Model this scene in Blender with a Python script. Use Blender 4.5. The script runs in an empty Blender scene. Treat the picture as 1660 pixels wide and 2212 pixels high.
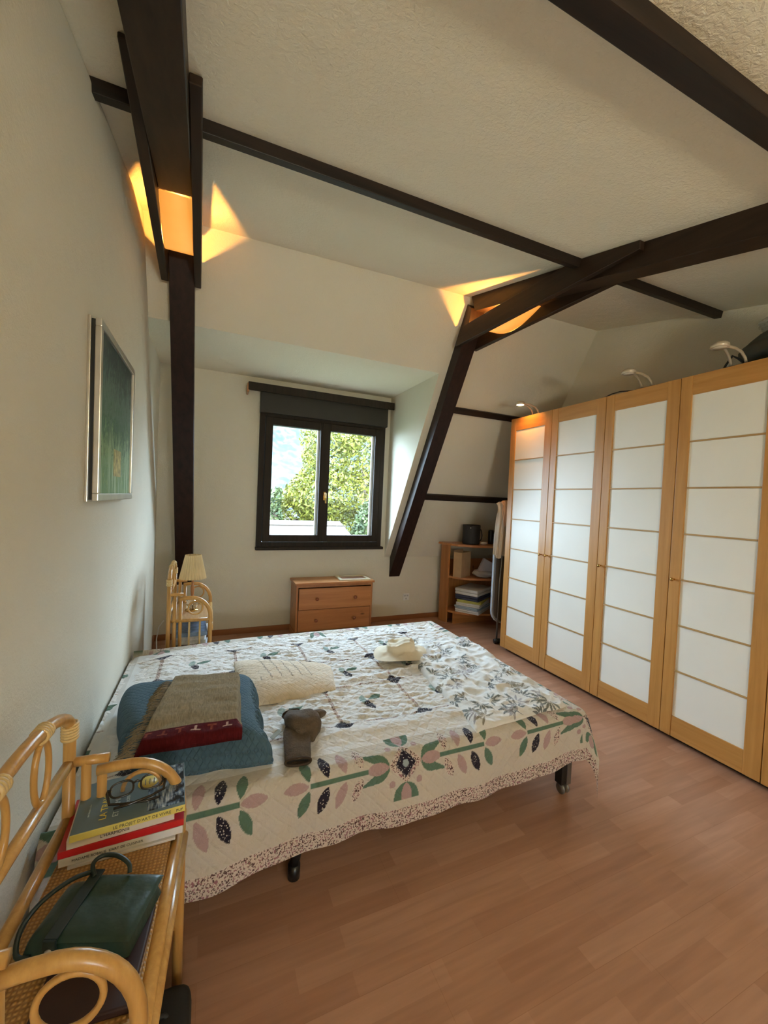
import bpy, bmesh, math, random
import numpy as np
from mathutils import Vector, Matrix, Euler
random.seed(7)
rng = np.random.default_rng(11)
SC = bpy.context.scene
COL = SC.collection
PI = math.pi

# ------------------------------------------------------------------ camera, world, lights, exposure
F_PX, YAW, PITCH, ROLL, CAM_H = 863.1, 0.4087, -0.0287, 0.0438, 1.3861
cam = bpy.data.cameras.new('camera'); cam_o = bpy.data.objects.new('camera', cam); COL.objects.link(cam_o)
cam.sensor_fit = 'HORIZONTAL'; cam.sensor_width = 36.0; cam.lens = F_PX / 1660 * 36.0
cam.clip_start = 0.02; cam.clip_end = 500
_cy, _sy, _cp, _sp = math.cos(YAW), math.sin(YAW), math.cos(PITCH), math.sin(PITCH)
_w = Vector((_sy*_cp, _cy*_cp, _sp)); _r = Vector((_cy, -_sy, 0)); _u = _r.cross(_w)
_r2 = _r*math.cos(ROLL) + _u*math.sin(ROLL); _u2 = -_r*math.sin(ROLL) + _u*math.cos(ROLL)
M = Matrix((( _r2.x, _u2.x, -_w.x, 0), (_r2.y, _u2.y, -_w.y, 0), (_r2.z, _u2.z, -_w.z, CAM_H), (0, 0, 0, 1)))
cam_o.matrix_world = M
SC.camera = cam_o
SC.view_settings.view_transform = 'Standard'; SC.view_settings.look = 'None'
SC.view_settings.gamma = 1.0; SC.view_settings.use_curve_mapping = False
SC.view_settings.exposure = 0.0

WORLD = bpy.data.worlds.new('sky'); SC.world = WORLD; WORLD.use_nodes = True
_bg = WORLD.node_tree.nodes['Background']
_bg.inputs[0].default_value = (0.60, 0.79, 1.0, 1); _bg.inputs[1].default_value = 44.0

def light(name, kind, loc, energy, color, rot=(0, 0, 0), **kw):
    l = bpy.data.lights.new(name, kind); l.energy = energy; l.color = color
    for k, v in kw.items(): setattr(l, k, v)
    o = bpy.data.objects.new(name, l); COL.objects.link(o); o.location = loc; o.rotation_euler = rot
    return o
light('sun', 'SUN', (0, 0, 10), 11.0, (1.0, 0.95, 0.82), (math.radians(42), 0, math.radians(-28)), angle=0.01)
# daylight entering by the front window (portal guides the sky sampling only)
p = light('window_daylight_portal', 'AREA', (1.09, 4.40, 1.55), 1, (1, 1, 1), (math.radians(-90), 0, 0), shape='RECTANGLE', size=1.2, size_y=1.2)
p.data.cycles.is_portal = True
# added warm fill lamp at the rear wall, aimed up to brighten the ceiling
light('rear_ceiling_fill', 'AREA', (.65, -2.14, 1.20), 82, (1.0, 0.87, 0.52), (math.radians(166), 0, math.radians(-12)), shape='RECTANGLE', size=.60, size_y=.5)

# ------------------------------------------------------------------ helpers
def tag(o, label=None, cat=None, group=None, kind=None):
    if label: o['label'] = label
    if cat: o['category'] = cat
    if group: o['group'] = group
    if kind: o['kind'] = kind
    return o
def thing(name, label, cat, loc=(0, 0, 0), rotz=0.0, group=None):
    o = bpy.data.objects.new(name, None); COL.objects.link(o)
    o.location = loc; o.rotation_euler = (0, 0, rotz); o.empty_display_size = 0.1
    tag(o, label, cat, group); return o

class MB:
    """collects geometry for ONE mesh object"""
    def __init__(s): s.v = []; s.f = []; s.sm = []; s.mi = []; s.cur = 0
    def add(s, vs, fs, smooth=False):
        b = len(s.v); s.v += [tuple(map(float, v)) for v in vs]
        s.f += [tuple(b+i for i in f) for f in fs]; s.sm += [smooth]*len(fs); s.mi += [s.cur]*len(fs)
        return s
    def bm(s, bm, smooth=False):
        bm.verts.index_update()
        return s.add([v.co[:] for v in bm.verts], [[v.index for v in f.verts] for f in bm.faces], smooth)
    def box(s, x0, x1, y0, y1, z0, z1, bev=0.0, mat=None, seg=2):
        bm = bmesh.new(); bmesh.ops.create_cube(bm, size=1)
        for v in bm.verts:
            v.co = ((x0+x1)/2+v.co.x*(x1-x0), (y0+y1)/2+v.co.y*(y1-y0), (z0+z1)/2+v.co.z*(z1-z0))
        if bev: bmesh.ops.bevel(bm, geom=bm.edges[:], offset=bev, segments=seg, affect='EDGES', profile=0.6)
        if mat is not None: bm.transform(mat)
        s.bm(bm); bm.free(); return s
    def hexa(s, p, bev=0.0):
        """8 corner points: bottom 0-3 loop, top 4-7 loop"""
        bm = bmesh.new(); vs = [bm.verts.new(q) for q in p]
        for f in ((3, 2, 1, 0), (4, 5, 6, 7), (0, 1, 5, 4), (1, 2, 6, 5), (2, 3, 7, 6), (3, 0, 4, 7)): bm.faces.new([vs[i] for i in f])
        bmesh.ops.recalc_face_normals(bm, faces=bm.faces[:])
        if bev: bmesh.ops.bevel(bm, geom=bm.edges[:], offset=bev, segments=2, affect='EDGES', profile=0.6)
        s.bm(bm); bm.free(); return s
    def prism(s, poly, axis, a, b, bev=0.0):
        """polygon of (p,q) extruded along axis from a to b (x: (y,z); y: (x,z); z: (x,y))"""
        def P(p, q, t): return {'x': (t, p, q), 'y': (p, t, q), 'z': (p, q, t)}[axis]
        bm = bmesh.new(); A = [bm.verts.new(P(p, q, a)) for p, q in poly]; B = [bm.verts.new(P(p, q, b)) for p, q in poly]
        bm.faces.new(A); bm.faces.new(B[::-1]); n = len(poly)
        for i in range(n): bm.faces.new((A[i], B[i], B[(i+1) % n], A[(i+1) % n]))
        bmesh.ops.recalc_face_normals(bm, faces=bm.faces[:])
        if bev: bmesh.ops.bevel(bm, geom=bm.edges[:], offset=bev, segments=2, affect='EDGES', profile=0.6)
        s.bm(bm); bm.free(); return s
    def tube(s, pts, r, n=10, closed=False, cap=True):
        pts = [Vector(p) for p in pts]; m = len(pts)
        rr = r if hasattr(r, '__len__') else [r]*m
        vs = []; prev = None
        for i, p in enumerate(pts):
            if closed: t = pts[(i+1) % m]-pts[i-1]
            else: t = pts[min(i+1, m-1)]-pts[max(i-1, 0)]
            t.normalize()
            if prev is None:
                a = Vector((0, 0, 1)) if abs(t.z) < .9 else Vector((1, 0, 0))
                nrm = t.cross(a).normalized()
            else:
                nrm = (prev - t*prev.dot(t))
                nrm = nrm.normalized() if nrm.length > 1e-6 else t.orthogonal().normalized()
            prev = nrm; bn = t.cross(nrm)
            for k in range(n):
                c = 2*PI*k/n; vs.append(p+(nrm*math.cos(c)+bn*math.sin(c))*rr[i])
        fs = []
        for i in range(m if closed else m-1):
            j = (i+1) % m
            for k in range(n): fs.append((i*n+k, i*n+(k+1) % n, j*n+(k+1) % n, j*n+k))
        if cap and not closed: fs += [tuple(range(n))[::-1], tuple((m-1)*n+k for k in range(n))]
        return s.add(vs, fs, True)
    def lathe(s, prof, n=24, c=(0, 0, 0), pleat=0.0, mat=None):
        vs = []; fs = []
        for (r, z) in prof:
            for k in range(n):
                a = 2*PI*k/n; rk = r*(1+(pleat if k % 2 else -pleat)); q = Vector((rk*math.cos(a), rk*math.sin(a), z))
                if mat is not None: q = mat @ q
                vs.append((q.x+c[0], q.y+c[1], q.z+c[2]))
        for i in range(len(prof)-1):
            for k in range(n): fs.append((i*n+k, i*n+(k+1) % n, (i+1)*n+(k+1) % n, (i+1)*n+k))
        return s.add(vs, fs, pleat == 0)
    def grid(s, X, Y, Z, smooth=True):
        n, m = X.shape; vs = np.stack([X, Y, Z], -1).reshape(-1, 3)
        i = np.arange(n*m).reshape(n, m)
        fs = np.stack([i[:-1, :-1], i[1:, :-1], i[1:, 1:], i[:-1, 1:]], -1).reshape(-1, 4)
        return s.add(vs.tolist(), fs.tolist(), smooth)
    def build(s, name, mats, parent=None, local=False, **kw):
        if not isinstance(mats, (list, tuple)): mats = [mats]
        off = Vector((0, 0, 0))
        if parent is not None and not local:
            q = parent
            while q is not None: off += Vector(q.location); q = q.parent
        me = bpy.data.meshes.new(name)
        me.from_pydata([(v[0]-off.x, v[1]-off.y, v[2]-off.z) for v in s.v], [], s.f)
        me.polygons.foreach_set('use_smooth', s.sm)
        for m_ in mats: me.materials.append(m_)
        if len(mats) > 1: me.polygons.foreach_set('material_index', s.mi)
        me.update()
        o = bpy.data.objects.new(name, me); COL.objects.link(o)
        if parent is not None: o.parent = parent
        tag(o, kw.get('label'), kw.get('cat'), kw.get('group'), kw.get('kind'))
        return o
def structure(name, mb, m): return mb.build(name, m, kind='structure')
def arc(cx, cz, r, a0, a1, n, y=0.0, plane='xz', rz=None):
    rz = rz or r; out = []
    for i in range(n+1):
        a = math.radians(a0+(a1-a0)*i/n); p, q = cx+r*math.cos(a), cz+rz*math.sin(a)
        out.append((p, y, q) if plane == 'xz' else (y, p, q) if plane == 'yz' else (p, q, y))
    return out
def weld(o, d=0.0004):
    bm = bmesh.new(); bm.from_mesh(o.data); bmesh.ops.remove_doubles(bm, verts=bm.verts, dist=d); bm.to_mesh(o.data); bm.free()

# ------------------------------------------------------------------ materials
def newmat(name):
    m = bpy.data.materials.new(name); m.use_nodes = True; nt = m.node_tree
    return m, nt, nt.nodes['Principled BSDF']
def N(nt, t, **kw):
    n = nt.nodes.new(t)
    for k, v in kw.items():
        if k in ('operation', 'blend_type', 'data_type', 'attribute_name', 'wave_type', 'bands_direction', 'feature', 'noise_dimensions', 'rings_direction'): setattr(n, k, v)
        else: n.inputs[k.replace('_', ' ')].default_value = v
    return n
def L(nt, a, b): nt.links.new(a, b)
def coords(nt, scale=(1, 1, 1), rot=(0, 0, 0), out='Object'):
    t = nt.nodes.new('ShaderNodeTexCoord'); mp = nt.nodes.new('ShaderNodeMapping')
    mp.inputs['Scale'].default_value = scale; mp.inputs['Rotation'].default_value = rot
    L(nt, t.outputs[out], mp.inputs[0]); return mp.outputs[0]
def mix(nt, fac, a, b, bt='MIX'):
    n = nt.nodes.new('ShaderNodeMix'); n.data_type = 'RGBA'; n.blend_type = bt
    for sock, v in ((n.inputs[0], fac), (n.inputs[6], a), (n.inputs[7], b)):
        if isinstance(v, (int, float)): sock.default_value = v
        elif isinstance(v, tuple): sock.default_value = (*v, 1) if len(v) == 3 else v
        else: L(nt, v, sock)
    return n.outputs[2]
def ramp(nt, fac, stops):
    n = nt.nodes.new('ShaderNodeValToRGB'); e = n.color_ramp.elements
    while len(e) < len(stops): e.new(0.5)
    for i, (p, c) in enumerate(stops): e[i].position = p; e[i].color = (*c, 1) if len(c) == 3 else c
    L(nt, fac, n.inputs[0]); return n.outputs[0]
def bump(nt, h, strength, dist, bsdf, chain=None):
    b = nt.nodes.new('ShaderNodeBump'); b.inputs['Strength'].default_value = strength; b.inputs['Distance'].default_value = dist
    L(nt, h, b.inputs['Height'])
    if chain: L(nt, chain, b.inputs['Normal'])
    L(nt, b.outputs[0], bsdf.inputs['Normal']); return b.outputs[0]
def plain(name, col, rough=0.5, metal=0.0, var=0.08, nscale=12, bmp=0.0, bscale=150, **kw):
    m, nt, b = newmat(name); c = coords(nt)
    n = N(nt, 'ShaderNodeTexNoise', Scale=nscale, Detail=3.0); L(nt, c, n.inputs['Vector'])
    lo = tuple(x*(1-var) for x in col); hi = tuple(min(1, x*(1+var)) for x in col)
    L(nt, ramp(nt, n.outputs[0], [(0.3, lo), (0.7, hi)]), b.inputs['Base Color'])
    b.inputs['Roughness'].default_value = rough; b.inputs['Metallic'].default_value = metal
    if bmp:
        n2 = N(nt, 'ShaderNodeTexNoise', Scale=bscale, Detail=2.0); L(nt, c, n2.inputs['Vector']); bump(nt, n2.outputs[0], bmp, 0.004, b)
    for k, v in kw.items(): b.inputs[k.replace('_', ' ')].default_value = v
    return m
def wood(name, dark, light_, axis='z', rough=0.45, grain=30, knots=False, strength=0.15, contrast=(0.3, 0.7)):
    m, nt, b = newmat(name)
    sc = {'x': (0.06, 1, 1), 'y': (1, 0.06, 1), 'z': (1, 1, 0.06)}[axis]
    c = coords(nt, tuple(s*grain for s in sc))
    n = N(nt, 'ShaderNodeTexNoise', Scale=1.0, Detail=5.0, Roughness=0.6, Distortion=0.4); L(nt, c, n.inputs['Vector'])
    col = ramp(nt, n.outputs[0], [(contrast[0], dark), (contrast[1], light_)])
    if knots:
        c2 = coords(nt, tuple(s*9 for s in {'x': (0.4, 1, 1), 'y': (1, .4, 1), 'z': (1, 1, .4)}[axis]))
        v = N(nt, 'ShaderNodeTexVoronoi', Scale=1.0); L(nt, c2, v.inputs['Vector'])
        k = ramp(nt, v.outputs['Distance'], [(0.05, (1, 1, 1)), (0.12, (0, 0, 0))])
        col = mix(nt, k, col, tuple(x*0.45 for x in dark))
    L(nt, col, b.inputs['Base Color']); b.inputs['Roughness'].default_value = rough
    if sum(light_) < .15: b.inputs['Specular IOR Level'].default_value = .22
    bump(nt, n.outputs[0], strength, 0.002, b)
    return m
def plaster(name, col, s=1.0, strength=0.5):
    m, nt, b = newmat(name); c = coords(nt)
    n = N(nt, 'ShaderNodeTexNoise', Scale=1.3, Detail=3.0); L(nt, c, n.inputs['Vector'])
    L(nt, ramp(nt, n.outputs[0], [(0.3, tuple(x*0.95 for x in col)), (0.75, col)]), b.inputs['Base Color'])
    b.inputs['Roughness'].default_value = 0.9
    v = N(nt, 'ShaderNodeTexNoise', Scale=110*s, Detail=4.0, Roughness=0.6, Distortion=0.6); L(nt, c, v.inputs['Vector'])
    n3 = N(nt, 'ShaderNodeTexNoise', Scale=9.0, Detail=2.0); L(nt, c, n3.inputs['Vector'])
    c1 = bump(nt, n3.outputs[0], 0.25, 0.02, b)
    bump(nt, v.outputs[0], strength, 0.007, b, c1)
    return m
M_WALL = plaster('wall_plaster', (0.71, 0.665, 0.545), 1.0, 0.35)  # same plaster as the ceiling, darkened in place of weaker light
M_CEIL = plaster('ceiling_plaster', (0.87, 0.815, 0.67), 0.6, 0.7)  # same plaster as the walls, lightened in place of more light overhead
M_BEAM = wood('dark_stained_beam', (0.016, 0.009, 0.006), (0.040, 0.022, 0.013), 'y', 0.42, 26, strength=0.2)
M_BEAMX = wood('dark_stained_purlin', (0.012, 0.008, 0.006), (0.030, 0.018, 0.012), 'x', 0.45, 26, strength=0.2)
M_POST = wood('dark_stained_post', (0.013, 0.007, 0.006), (0.030, 0.014, 0.010), 'z', 0.42, 26, strength=0.2)
M_WINFR = wood('dark_window_wood', (0.016, 0.011, 0.007), (0.030, 0.020, 0.013), 'z', 0.6, 40, strength=0.1)
M_BEECH = wood('oak_wardrobe_frame', (0.43, 0.195, 0.046), (0.56, 0.28, 0.078), 'z', 0.38, 34, strength=0.08)
M_BEECHY = wood('oak_wardrobe_rail', (0.43, 0.195, 0.046), (0.56, 0.28, 0.078), 'y', 0.38, 34, strength=0.08)
M_PINE = wood('stained_pine', (0.36, 0.135, 0.040), (0.50, 0.215, 0.070), 'x', 0.35, 26, knots=True, strength=0.08)
M_PINEZ = wood('stained_pine_upright', (0.33, 0.125, 0.038), (0.46, 0.20, 0.065), 'z', 0.35, 26, knots=True, strength=0.08)
M_KNOB = plain('reddish_wood_knob', (0.26, 0.075, 0.028), 0.3)
M_RATTAN = wood('rattan_cane', (0.44, 0.22, 0.055), (0.60, 0.33, 0.095), 'z', 0.28, 60, strength=0.1)
M_BIND = plain('cane_binding', (0.66, 0.46, 0.20), 0.4, bmp=0.3, bscale=260)
M_BRASS = plain('brass', (0.55, 0.33, 0.10), 0.25, 1.0)
M_STEEL = plain('grey_steel', (0.25, 0.26, 0.26), 0.35, 0.8)
M_DARKMETAL = plain('dark_metal', (0.03, 0.032, 0.034), 0.4, 0.5)
M_BLACK = plain('black_fabric', (0.012, 0.012, 0.013), 0.7, bmp=0.2)
M_BLACKPL = plain('black_plastic', (0.010, 0.010, 0.011), 0.3)
M_WHITEPL = plain('white_plastic', (0.72, 0.71, 0.68), 0.4)
M_PAPER = plain('white_paper', (0.70, 0.69, 0.66), 0.7)
M_CHROME = plain('brushed_silver', (0.62, 0.58, 0.52), 0.32, 0.9)

# floor: three-strip beech laminate running along X
def floor_mat():
    m, nt, b = newmat('beech_laminate'); c = coords(nt)
    br = nt.nodes.new('ShaderNodeTexBrick'); br.offset = 0.37; br.offset_frequency = 2; br.squash = 1.0
    for k, v in (('Scale', 1.0), ('Mortar Size', 0.0006), ('Mortar Smooth', 0.1), ('Bias', 0.0), ('Brick Width', 0.42), ('Row Height', 0.066)): br.inputs[k].default_value = v
    br.inputs['Color1'].default_value = (0, 0, 0, 1); br.inputs['Color2'].default_value = (1, 1, 1, 1); br.inputs['Mortar'].default_value = (0.35, 0.35, 0.35, 1)
    L(nt, c, br.inputs['Vector'])
    cg = coords(nt, (3, 40, 1)); n = N(nt, 'ShaderNodeTexNoise', Scale=1.0, Detail=4.0, Distortion=0.3); L(nt, cg, n.inputs['Vector'])
    base = ramp(nt, br.outputs[0], [(0.0, (0.40, 0.205, 0.125)), (0.5, (0.445, 0.24, 0.152)), (1.0, (0.50, 0.28, 0.185))])
    g = ramp(nt, n.outputs[0], [(0.3, (0.84, 0.81, 0.78)), (0.75, (1.06, 1.05, 1.04))])
    col = mix(nt, 1.0, base, g, 'MULTIPLY')
    br2 = nt.nodes.new('ShaderNodeTexBrick'); br2.offset = 0.5
    for k, v in (('Scale', 1.0), ('Mortar Size', 0.0008), ('Brick Width', 1.28), ('Row Height', 0.198)): br2.inputs[k].default_value = v
    br2.inputs['Color1'].default_value = (1, 1, 1, 1); br2.inputs['Color2'].default_value = (1, 1, 1, 1); br2.inputs['Mortar'].default_value = (0.86, 0.82, 0.78, 1)
    L(nt, c, br2.inputs['Vector']); col = mix(nt, 1.0, col, br2.outputs[0], 'MULTIPLY')
    L(nt, col, b.inputs['Base Color'])
    b.inputs['Roughness'].default_value = 0.36; b.inputs['Specular IOR Level'].default_value = 0.42
    return m
M_FLOOR = floor_mat()

# patterned textile: colours in a colour attribute, printed speckles where the mask says so
def textile(name, quilt=0.05, qs=0.35, wr=0.5, wrs=28, rough=0.92, speck=330, print_light=(0.60, 0.50, 0.42), sheen=0.2):
    m, nt, b = newmat(name)
    a = N(nt, 'ShaderNodeAttribute', attribute_name='Col'); k = N(nt, 'ShaderNodeAttribute', attribute_name='Mask')
    sep = nt.nodes.new('ShaderNodeSeparateColor'); L(nt, k.outputs['Color'], sep.inputs[0])
    c = coords(nt)
    v = N(nt, 'ShaderNodeTexNoise', Scale=speck*0.55, Detail=1.0); L(nt, c, v.inputs['Vector'])
    sp = ramp(nt, v.outputs[0], [(0.50, (0, 0, 0)), (0.57, (1, 1, 1))])
    v2 = N(nt, 'ShaderNodeTexNoise', Scale=speck*0.3, Detail=0.0); L(nt, c, v2.inputs['Vector'])
    hue = ramp(nt, v2.outputs[0], [(0.4, (0.10, 0.045, 0.05)), (0.5, (0.16, 0.13, 0.09)), (0.6, (0.30, 0.13, 0.15))])
    pr = mix(nt, sp, print_light, hue)
    v3 = N(nt, 'ShaderNodeTexVoronoi', Scale=125.0); L(nt, c, v3.inputs['Vector'])
    dots = ramp(nt, v3.outputs['Distance'], [(0.20, (0.55, 0.50, 0.46)), (0.30, (0.018, 0.014, 0.026))])
    v4 = N(nt, 'ShaderNodeTexVoronoi', Scale=150.0); L(nt, c, v4.inputs['Vector'])
    pk = ramp(nt, v4.outputs['Distance'], [(0.12, (.50, .41, .37)), (0.2, (0.42, 0.28, 0.265))])
    col = mix(nt, sep.outputs[0], a.outputs['Color'], pr)
    col = mix(nt, sep.outputs[1], col, dots)
    col = mix(nt, sep.outputs[2], col, pk)
    L(nt, col, b.inputs['Base Color']); b.inputs['Roughness'].default_value = rough
    b.inputs['Sheen Weight'].default_value = sheen; b.inputs['Specular IOR Level'].default_value = 0.15
    n = N(nt, 'ShaderNodeTexNoise', Scale=wrs, Detail=4.0, Distortion=0.8); L(nt, c, n.inputs['Vector'])
    ch = bump(nt, n.outputs[0], wr, 0.010, b)
    if quilt:
        uv = nt.nodes.new('ShaderNodeUVMap'); s = nt.nodes.new('ShaderNodeSeparateXYZ'); L(nt, uv.outputs[0], s.inputs[0])
        hs = []
        for op in ('ADD', 'SUBTRACT'):
            q = N(nt, 'ShaderNodeMath', operation=op); L(nt, s.outputs[0], q.inputs[0]); L(nt, s.outputs[1], q.inputs[1])
            q2 = N(nt, 'ShaderNodeMath', operation='DIVIDE'); L(nt, q.outputs[0], q2.inputs[0]); q2.inputs[1].default_value = quilt
            q3 = N(nt, 'ShaderNodeMath', operation='PINGPONG'); L(nt, q2.outputs[0], q3.inputs[0]); q3.inputs[1].default_value = 0.5
            q4 = N(nt, 'ShaderNodeMath', operation='MULTIPLY'); L(nt, q3.outputs[0], q4.inputs[0]); q4.inputs[1].default_value = 6.0
            q5 = N(nt, 'ShaderNodeMath', operation='MINIMUM'); L(nt, q4.outputs[0], q5.inputs[0]); q5.inputs[1].default_value = 1.0
            hs.append(q5.outputs[0])
        q = N(nt, 'ShaderNodeMath', operation='MULTIPLY'); L(nt, hs[0], q.inputs[0]); L(nt, hs[1], q.inputs[1])
        bump(nt, q.outputs[0], qs, 0.006, b, ch)
    return m
def paint(o, col, mask=None, uv=None):
    """per-vertex pattern colours (linear), print masks and cloth coordinates"""
    me = o.data; n = len(me.vertices)
    a = me.color_attributes.new('Col', 'FLOAT_COLOR', 'POINT')
    a.data.foreach_set('color', np.concatenate([col.reshape(n, 3), np.ones((n, 1))], 1).astype(np.float32).ravel())
    if mask is None: mask = np.zeros((n, 3))
    k = me.color_attributes.new('Mask', 'FLOAT_COLOR', 'POINT')
    k.data.foreach_set('color', np.concatenate([mask.reshape(n, 3), np.ones((n, 1))], 1).astype(np.float32).ravel())
    if uv is not None:
        l = me.uv_layers.new(name='UVMap'); idx = np.empty(len(me.loops), dtype=np.int64); me.loops.foreach_get('vertex_index', idx)
        l.data.foreach_set('uv', uv.reshape(n, 2)[idx].astype(np.float32).ravel())
def waves(X, Y, seed, fmin, fmax, n=14, ridged=False):
    r = np.random.default_rng(seed); out = np.zeros_like(X)
    for i in range(n):
        f = fmin*(fmax/fmin)**(i/(n-1)); a = r.uniform(0, PI); ph = r.uniform(0, 2*PI)
        w = np.sin((X*math.cos(a)+Y*math.sin(a))*f*2*PI+ph+1.3*np.sin((X*math.sin(a)-Y*math.cos(a))*f*PI+ph))
        out += (1-2*np.abs(w) if ridged else w)*(fmin/f)**0.6
    return out/np.abs(out).max()
def sstep(a, b, x): t = np.clip((x-a)/(b-a), 0, 1); return t*t*(3-2*t)

# ------------------------------------------------------------------ the room shell
D = 4.174                     # window wall
XL, XR = -0.42, 3.379         # left and right walls
YB = -2.2                     # rear wall
def zc(x, y): return 0.0177*x+0.23336*y+2.4014     # ceiling plane (falls towards the viewer)
def ys(z): return D-(z-0.74)/1.733                 # steep slope plane
def crease_y(x):                                   # where ceiling meets slope
    return (D*1.733+0.74-0.0177*x-2.4014)/(0.23336+1.733)
structure('floor', MB().box(-0.6, 3.6, YB-0.1, D+0.1, -0.08, 0.0), M_FLOOR)
XW = 1.838; ZD = 2.545        # dormer cheek and dormer ceiling
# wall_left: stands 4 cm proud of the dormer cheek, ends on the slope line, then vertical
yk = 3.78; zk = 0.74+(D-yk)*1.733
cl = crease_y(XL)
wl = MB().prism([(YB, 0), (yk, 0), (yk, zk), (cl, zc(XL, cl)), (YB, zc(XL, YB))], 'x', XL-0.14, XL, bev=0.02)
structure('wall_left', wl, M_WALL)
structure('wall_left_dormer_cheek', MB().box(-0.58, -0.46, 3.0, D+0.05, 0, ZD+0.35), M_WALL)
def sheet(poly, thick, nrm):
    """planar polygon (3D) thickened along nrm (outwards)"""
    b = MB(); n = len(poly); q = [tuple(np.array(p)+np.array(nrm)*thick) for p in poly]
    b.add(list(poly)+q, [tuple(range(n)), tuple(range(2*n-1, n-1, -1))]+[(i, i+n, (i+1) % n+n, (i+1) % n) for i in range(n)]); return b
# ceiling
c0, c1 = crease_y(-0.6), crease_y(3.5)
structure('ceiling', sheet([(-0.6, YB-.1, zc(-.6, YB-.1)), (3.5, YB-.1, zc(3.5, YB-.1)), (3.5, c1+.09, zc(3.5, c1+.09)), (-0.6, c0+.09, zc(-.6, c0+.09))], 0.12, (0, 0, 1)), M_CEIL)
# steep slope above the dormer and right of it
ydt = ys(ZD)
sl = (0, 0.866, 0.5)
b = MB()
b.v = []; pl_ = sheet([(-0.47, ydt, ZD), (XW, ydt, ZD), (XW, c1, zc(XW, crease_y(XW))), (-0.47, c0, zc(-.47, c0))], 0.10, (0, .6, .5))
P = [(-0.47, ydt, ZD), (XW, ydt, ZD), (XW, crease_y(XW), zc(XW, crease_y(XW))), (-0.47, crease_y(-.47), zc(-.47, crease_y(-.47)))]
b = sheet(P, 0.10, (0, .6, .5))
structure('wall_slope_above_dormer', b, M_WALL)
P = [(XW-.001, D, 0.74), (XR+.05, D, 0.74), (XR+.05, crease_y(XR), zc(XR, crease_y(XR))), (XW-.001, crease_y(XW), zc(XW, crease_y(XW)))]
structure('wall_slope_right', sheet(P, 0.10, (0, .6, .5)), M_WALL)
structure('ceiling_dormer', MB().box(-0.58, XW+.12, ydt, D+.2, ZD, ZD+.1), M_CEIL)
# dormer cheek on the right, a triangle between the slope and the window wall
structure('wall_right_dormer_cheek', MB().prism([(D+.1, 0.745), (ys(0.745)+.0015, 0.745), (ydt+0.0015, ZD), (ydt+.02, ZD+.1), (D+.1, ZD+.1)], 'x', XW-.0025, XW+0.10), M_WALL)
# window wall with its opening (outer frame x 0.42..1.77, z 0.85..2.40)
WX0, WX1, WZ0, WZ1 = 0.45, 1.74, 0.88, 2.36
w = MB()
w.box(-0.6, WX0, D, D+.26, 0, ZD+.1); w.box(WX1, XW+.1, D, D+.26, 0, ZD+.1)
w.box(WX0, WX1, D, D+.26, 0, WZ0); w.box(WX0, WX1, D, D+.26, WZ1, ZD+.1)
w.box(XW+.1, XR+.2, D, D+.26, 0, 0.75)
structure('wall_front', w, M_WALL)
structure('wall_right', MB().box(XR, XR+.12, 0.2, D+.1, 0, 3.4), M_WALL)
# behind the camera: right wall, rear wall with a window added for its light
structure('wall_right_rear', MB().box(XR, XR+.12, YB, 0.2, 0, 3.2), M_WALL)
RX0, RX1, RZ0, RZ1 = .35, .95, .95, 1.45
structure('wall_back', MB().box(-.6, RX0, YB-.12, YB, 0, 2.6).box(RX1, 3.5, YB-.12, YB, 0, 2.6).box(RX0, RX1, YB-.12, YB, 0, RZ0).box(RX0, RX1, YB-.12, YB, RZ1, 2.6), M_WALL)
structure('added_rear_window', MB().box(RX0, RX1, YB-.1, YB-.04, RZ0, RZ0+.05).box(RX0, RX1, YB-.1, YB-.04, RZ1-.05, RZ1).box(RX0, RX0+.05, YB-.1, YB-.04, RZ0+.05, RZ1-.05).box(RX1-.05, RX1, YB-.1, YB-.04, RZ0+.05, RZ1-.05), M_WINFR)
# baseboards
M_BASE = wood('baseboard_wood', (0.24, 0.085, 0.028), (0.33, 0.13, 0.045), 'x', 0.4, 20)
structure('baseboard_front', MB().box(-0.46, XR, D-.014, D, 0, 0.055, .003), M_BASE)
structure('baseboard_left', MB().box(XL, XL+.014, YB, yk, 0, 0.055, .003), M_BASE)
structure('baseboard_cheek', MB().box(-.46, -.446, yk, D-.014, 0, 0.055, .003), M_BASE)

# ------------------------------------------------------------------ window_1 (casement pair, box, sill, handle)
win = bpy.data.objects.new('window_1', None); COL.objects.link(win); win.location = (1.09, D, 0.85); win['kind'] = 'structure'
M_GLASS, nt, bs = newmat('window_glass')
tr = nt.nodes.new('ShaderNodeBsdfTransparent'); gl = nt.nodes.new('ShaderNodeBsdfGlossy'); gl.inputs['Roughness'].default_value = 0.02
tr.inputs[0].default_value = (0.96, 0.98, 0.97, 1)
mx = nt.nodes.new('ShaderNodeMixShader'); mx.inputs[0].default_value = 0.05
nc = N(nt, 'ShaderNodeTexNoise', Scale=3.0); L(nt, ramp(nt, nc.outputs[0], [(0, (0.95, 0.97, 0.96)), (1, (0.98, 0.99, 0.98))]), tr.inputs[0])
L(nt, tr.outputs[0], mx.inputs[1]); L(nt, gl.outputs[0], mx.inputs[2]); L(nt, mx.outputs[0], nt.nodes['Material Output'].inputs[0])
f = MB(); Y0, Y1 = D-.035, D+.10
f.box(.418, .47, Y0, Y1, .865, 2.20, .004).box(1.72, 1.768, Y0, Y1, .865, 2.20, .004).box(.47, 1.72, Y0, Y1, .865, .915, .004).box(.47, 1.72, Y0, Y1, 2.17, 2.22, .004)
f.build('window_frame', M_WINFR, win)
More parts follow.
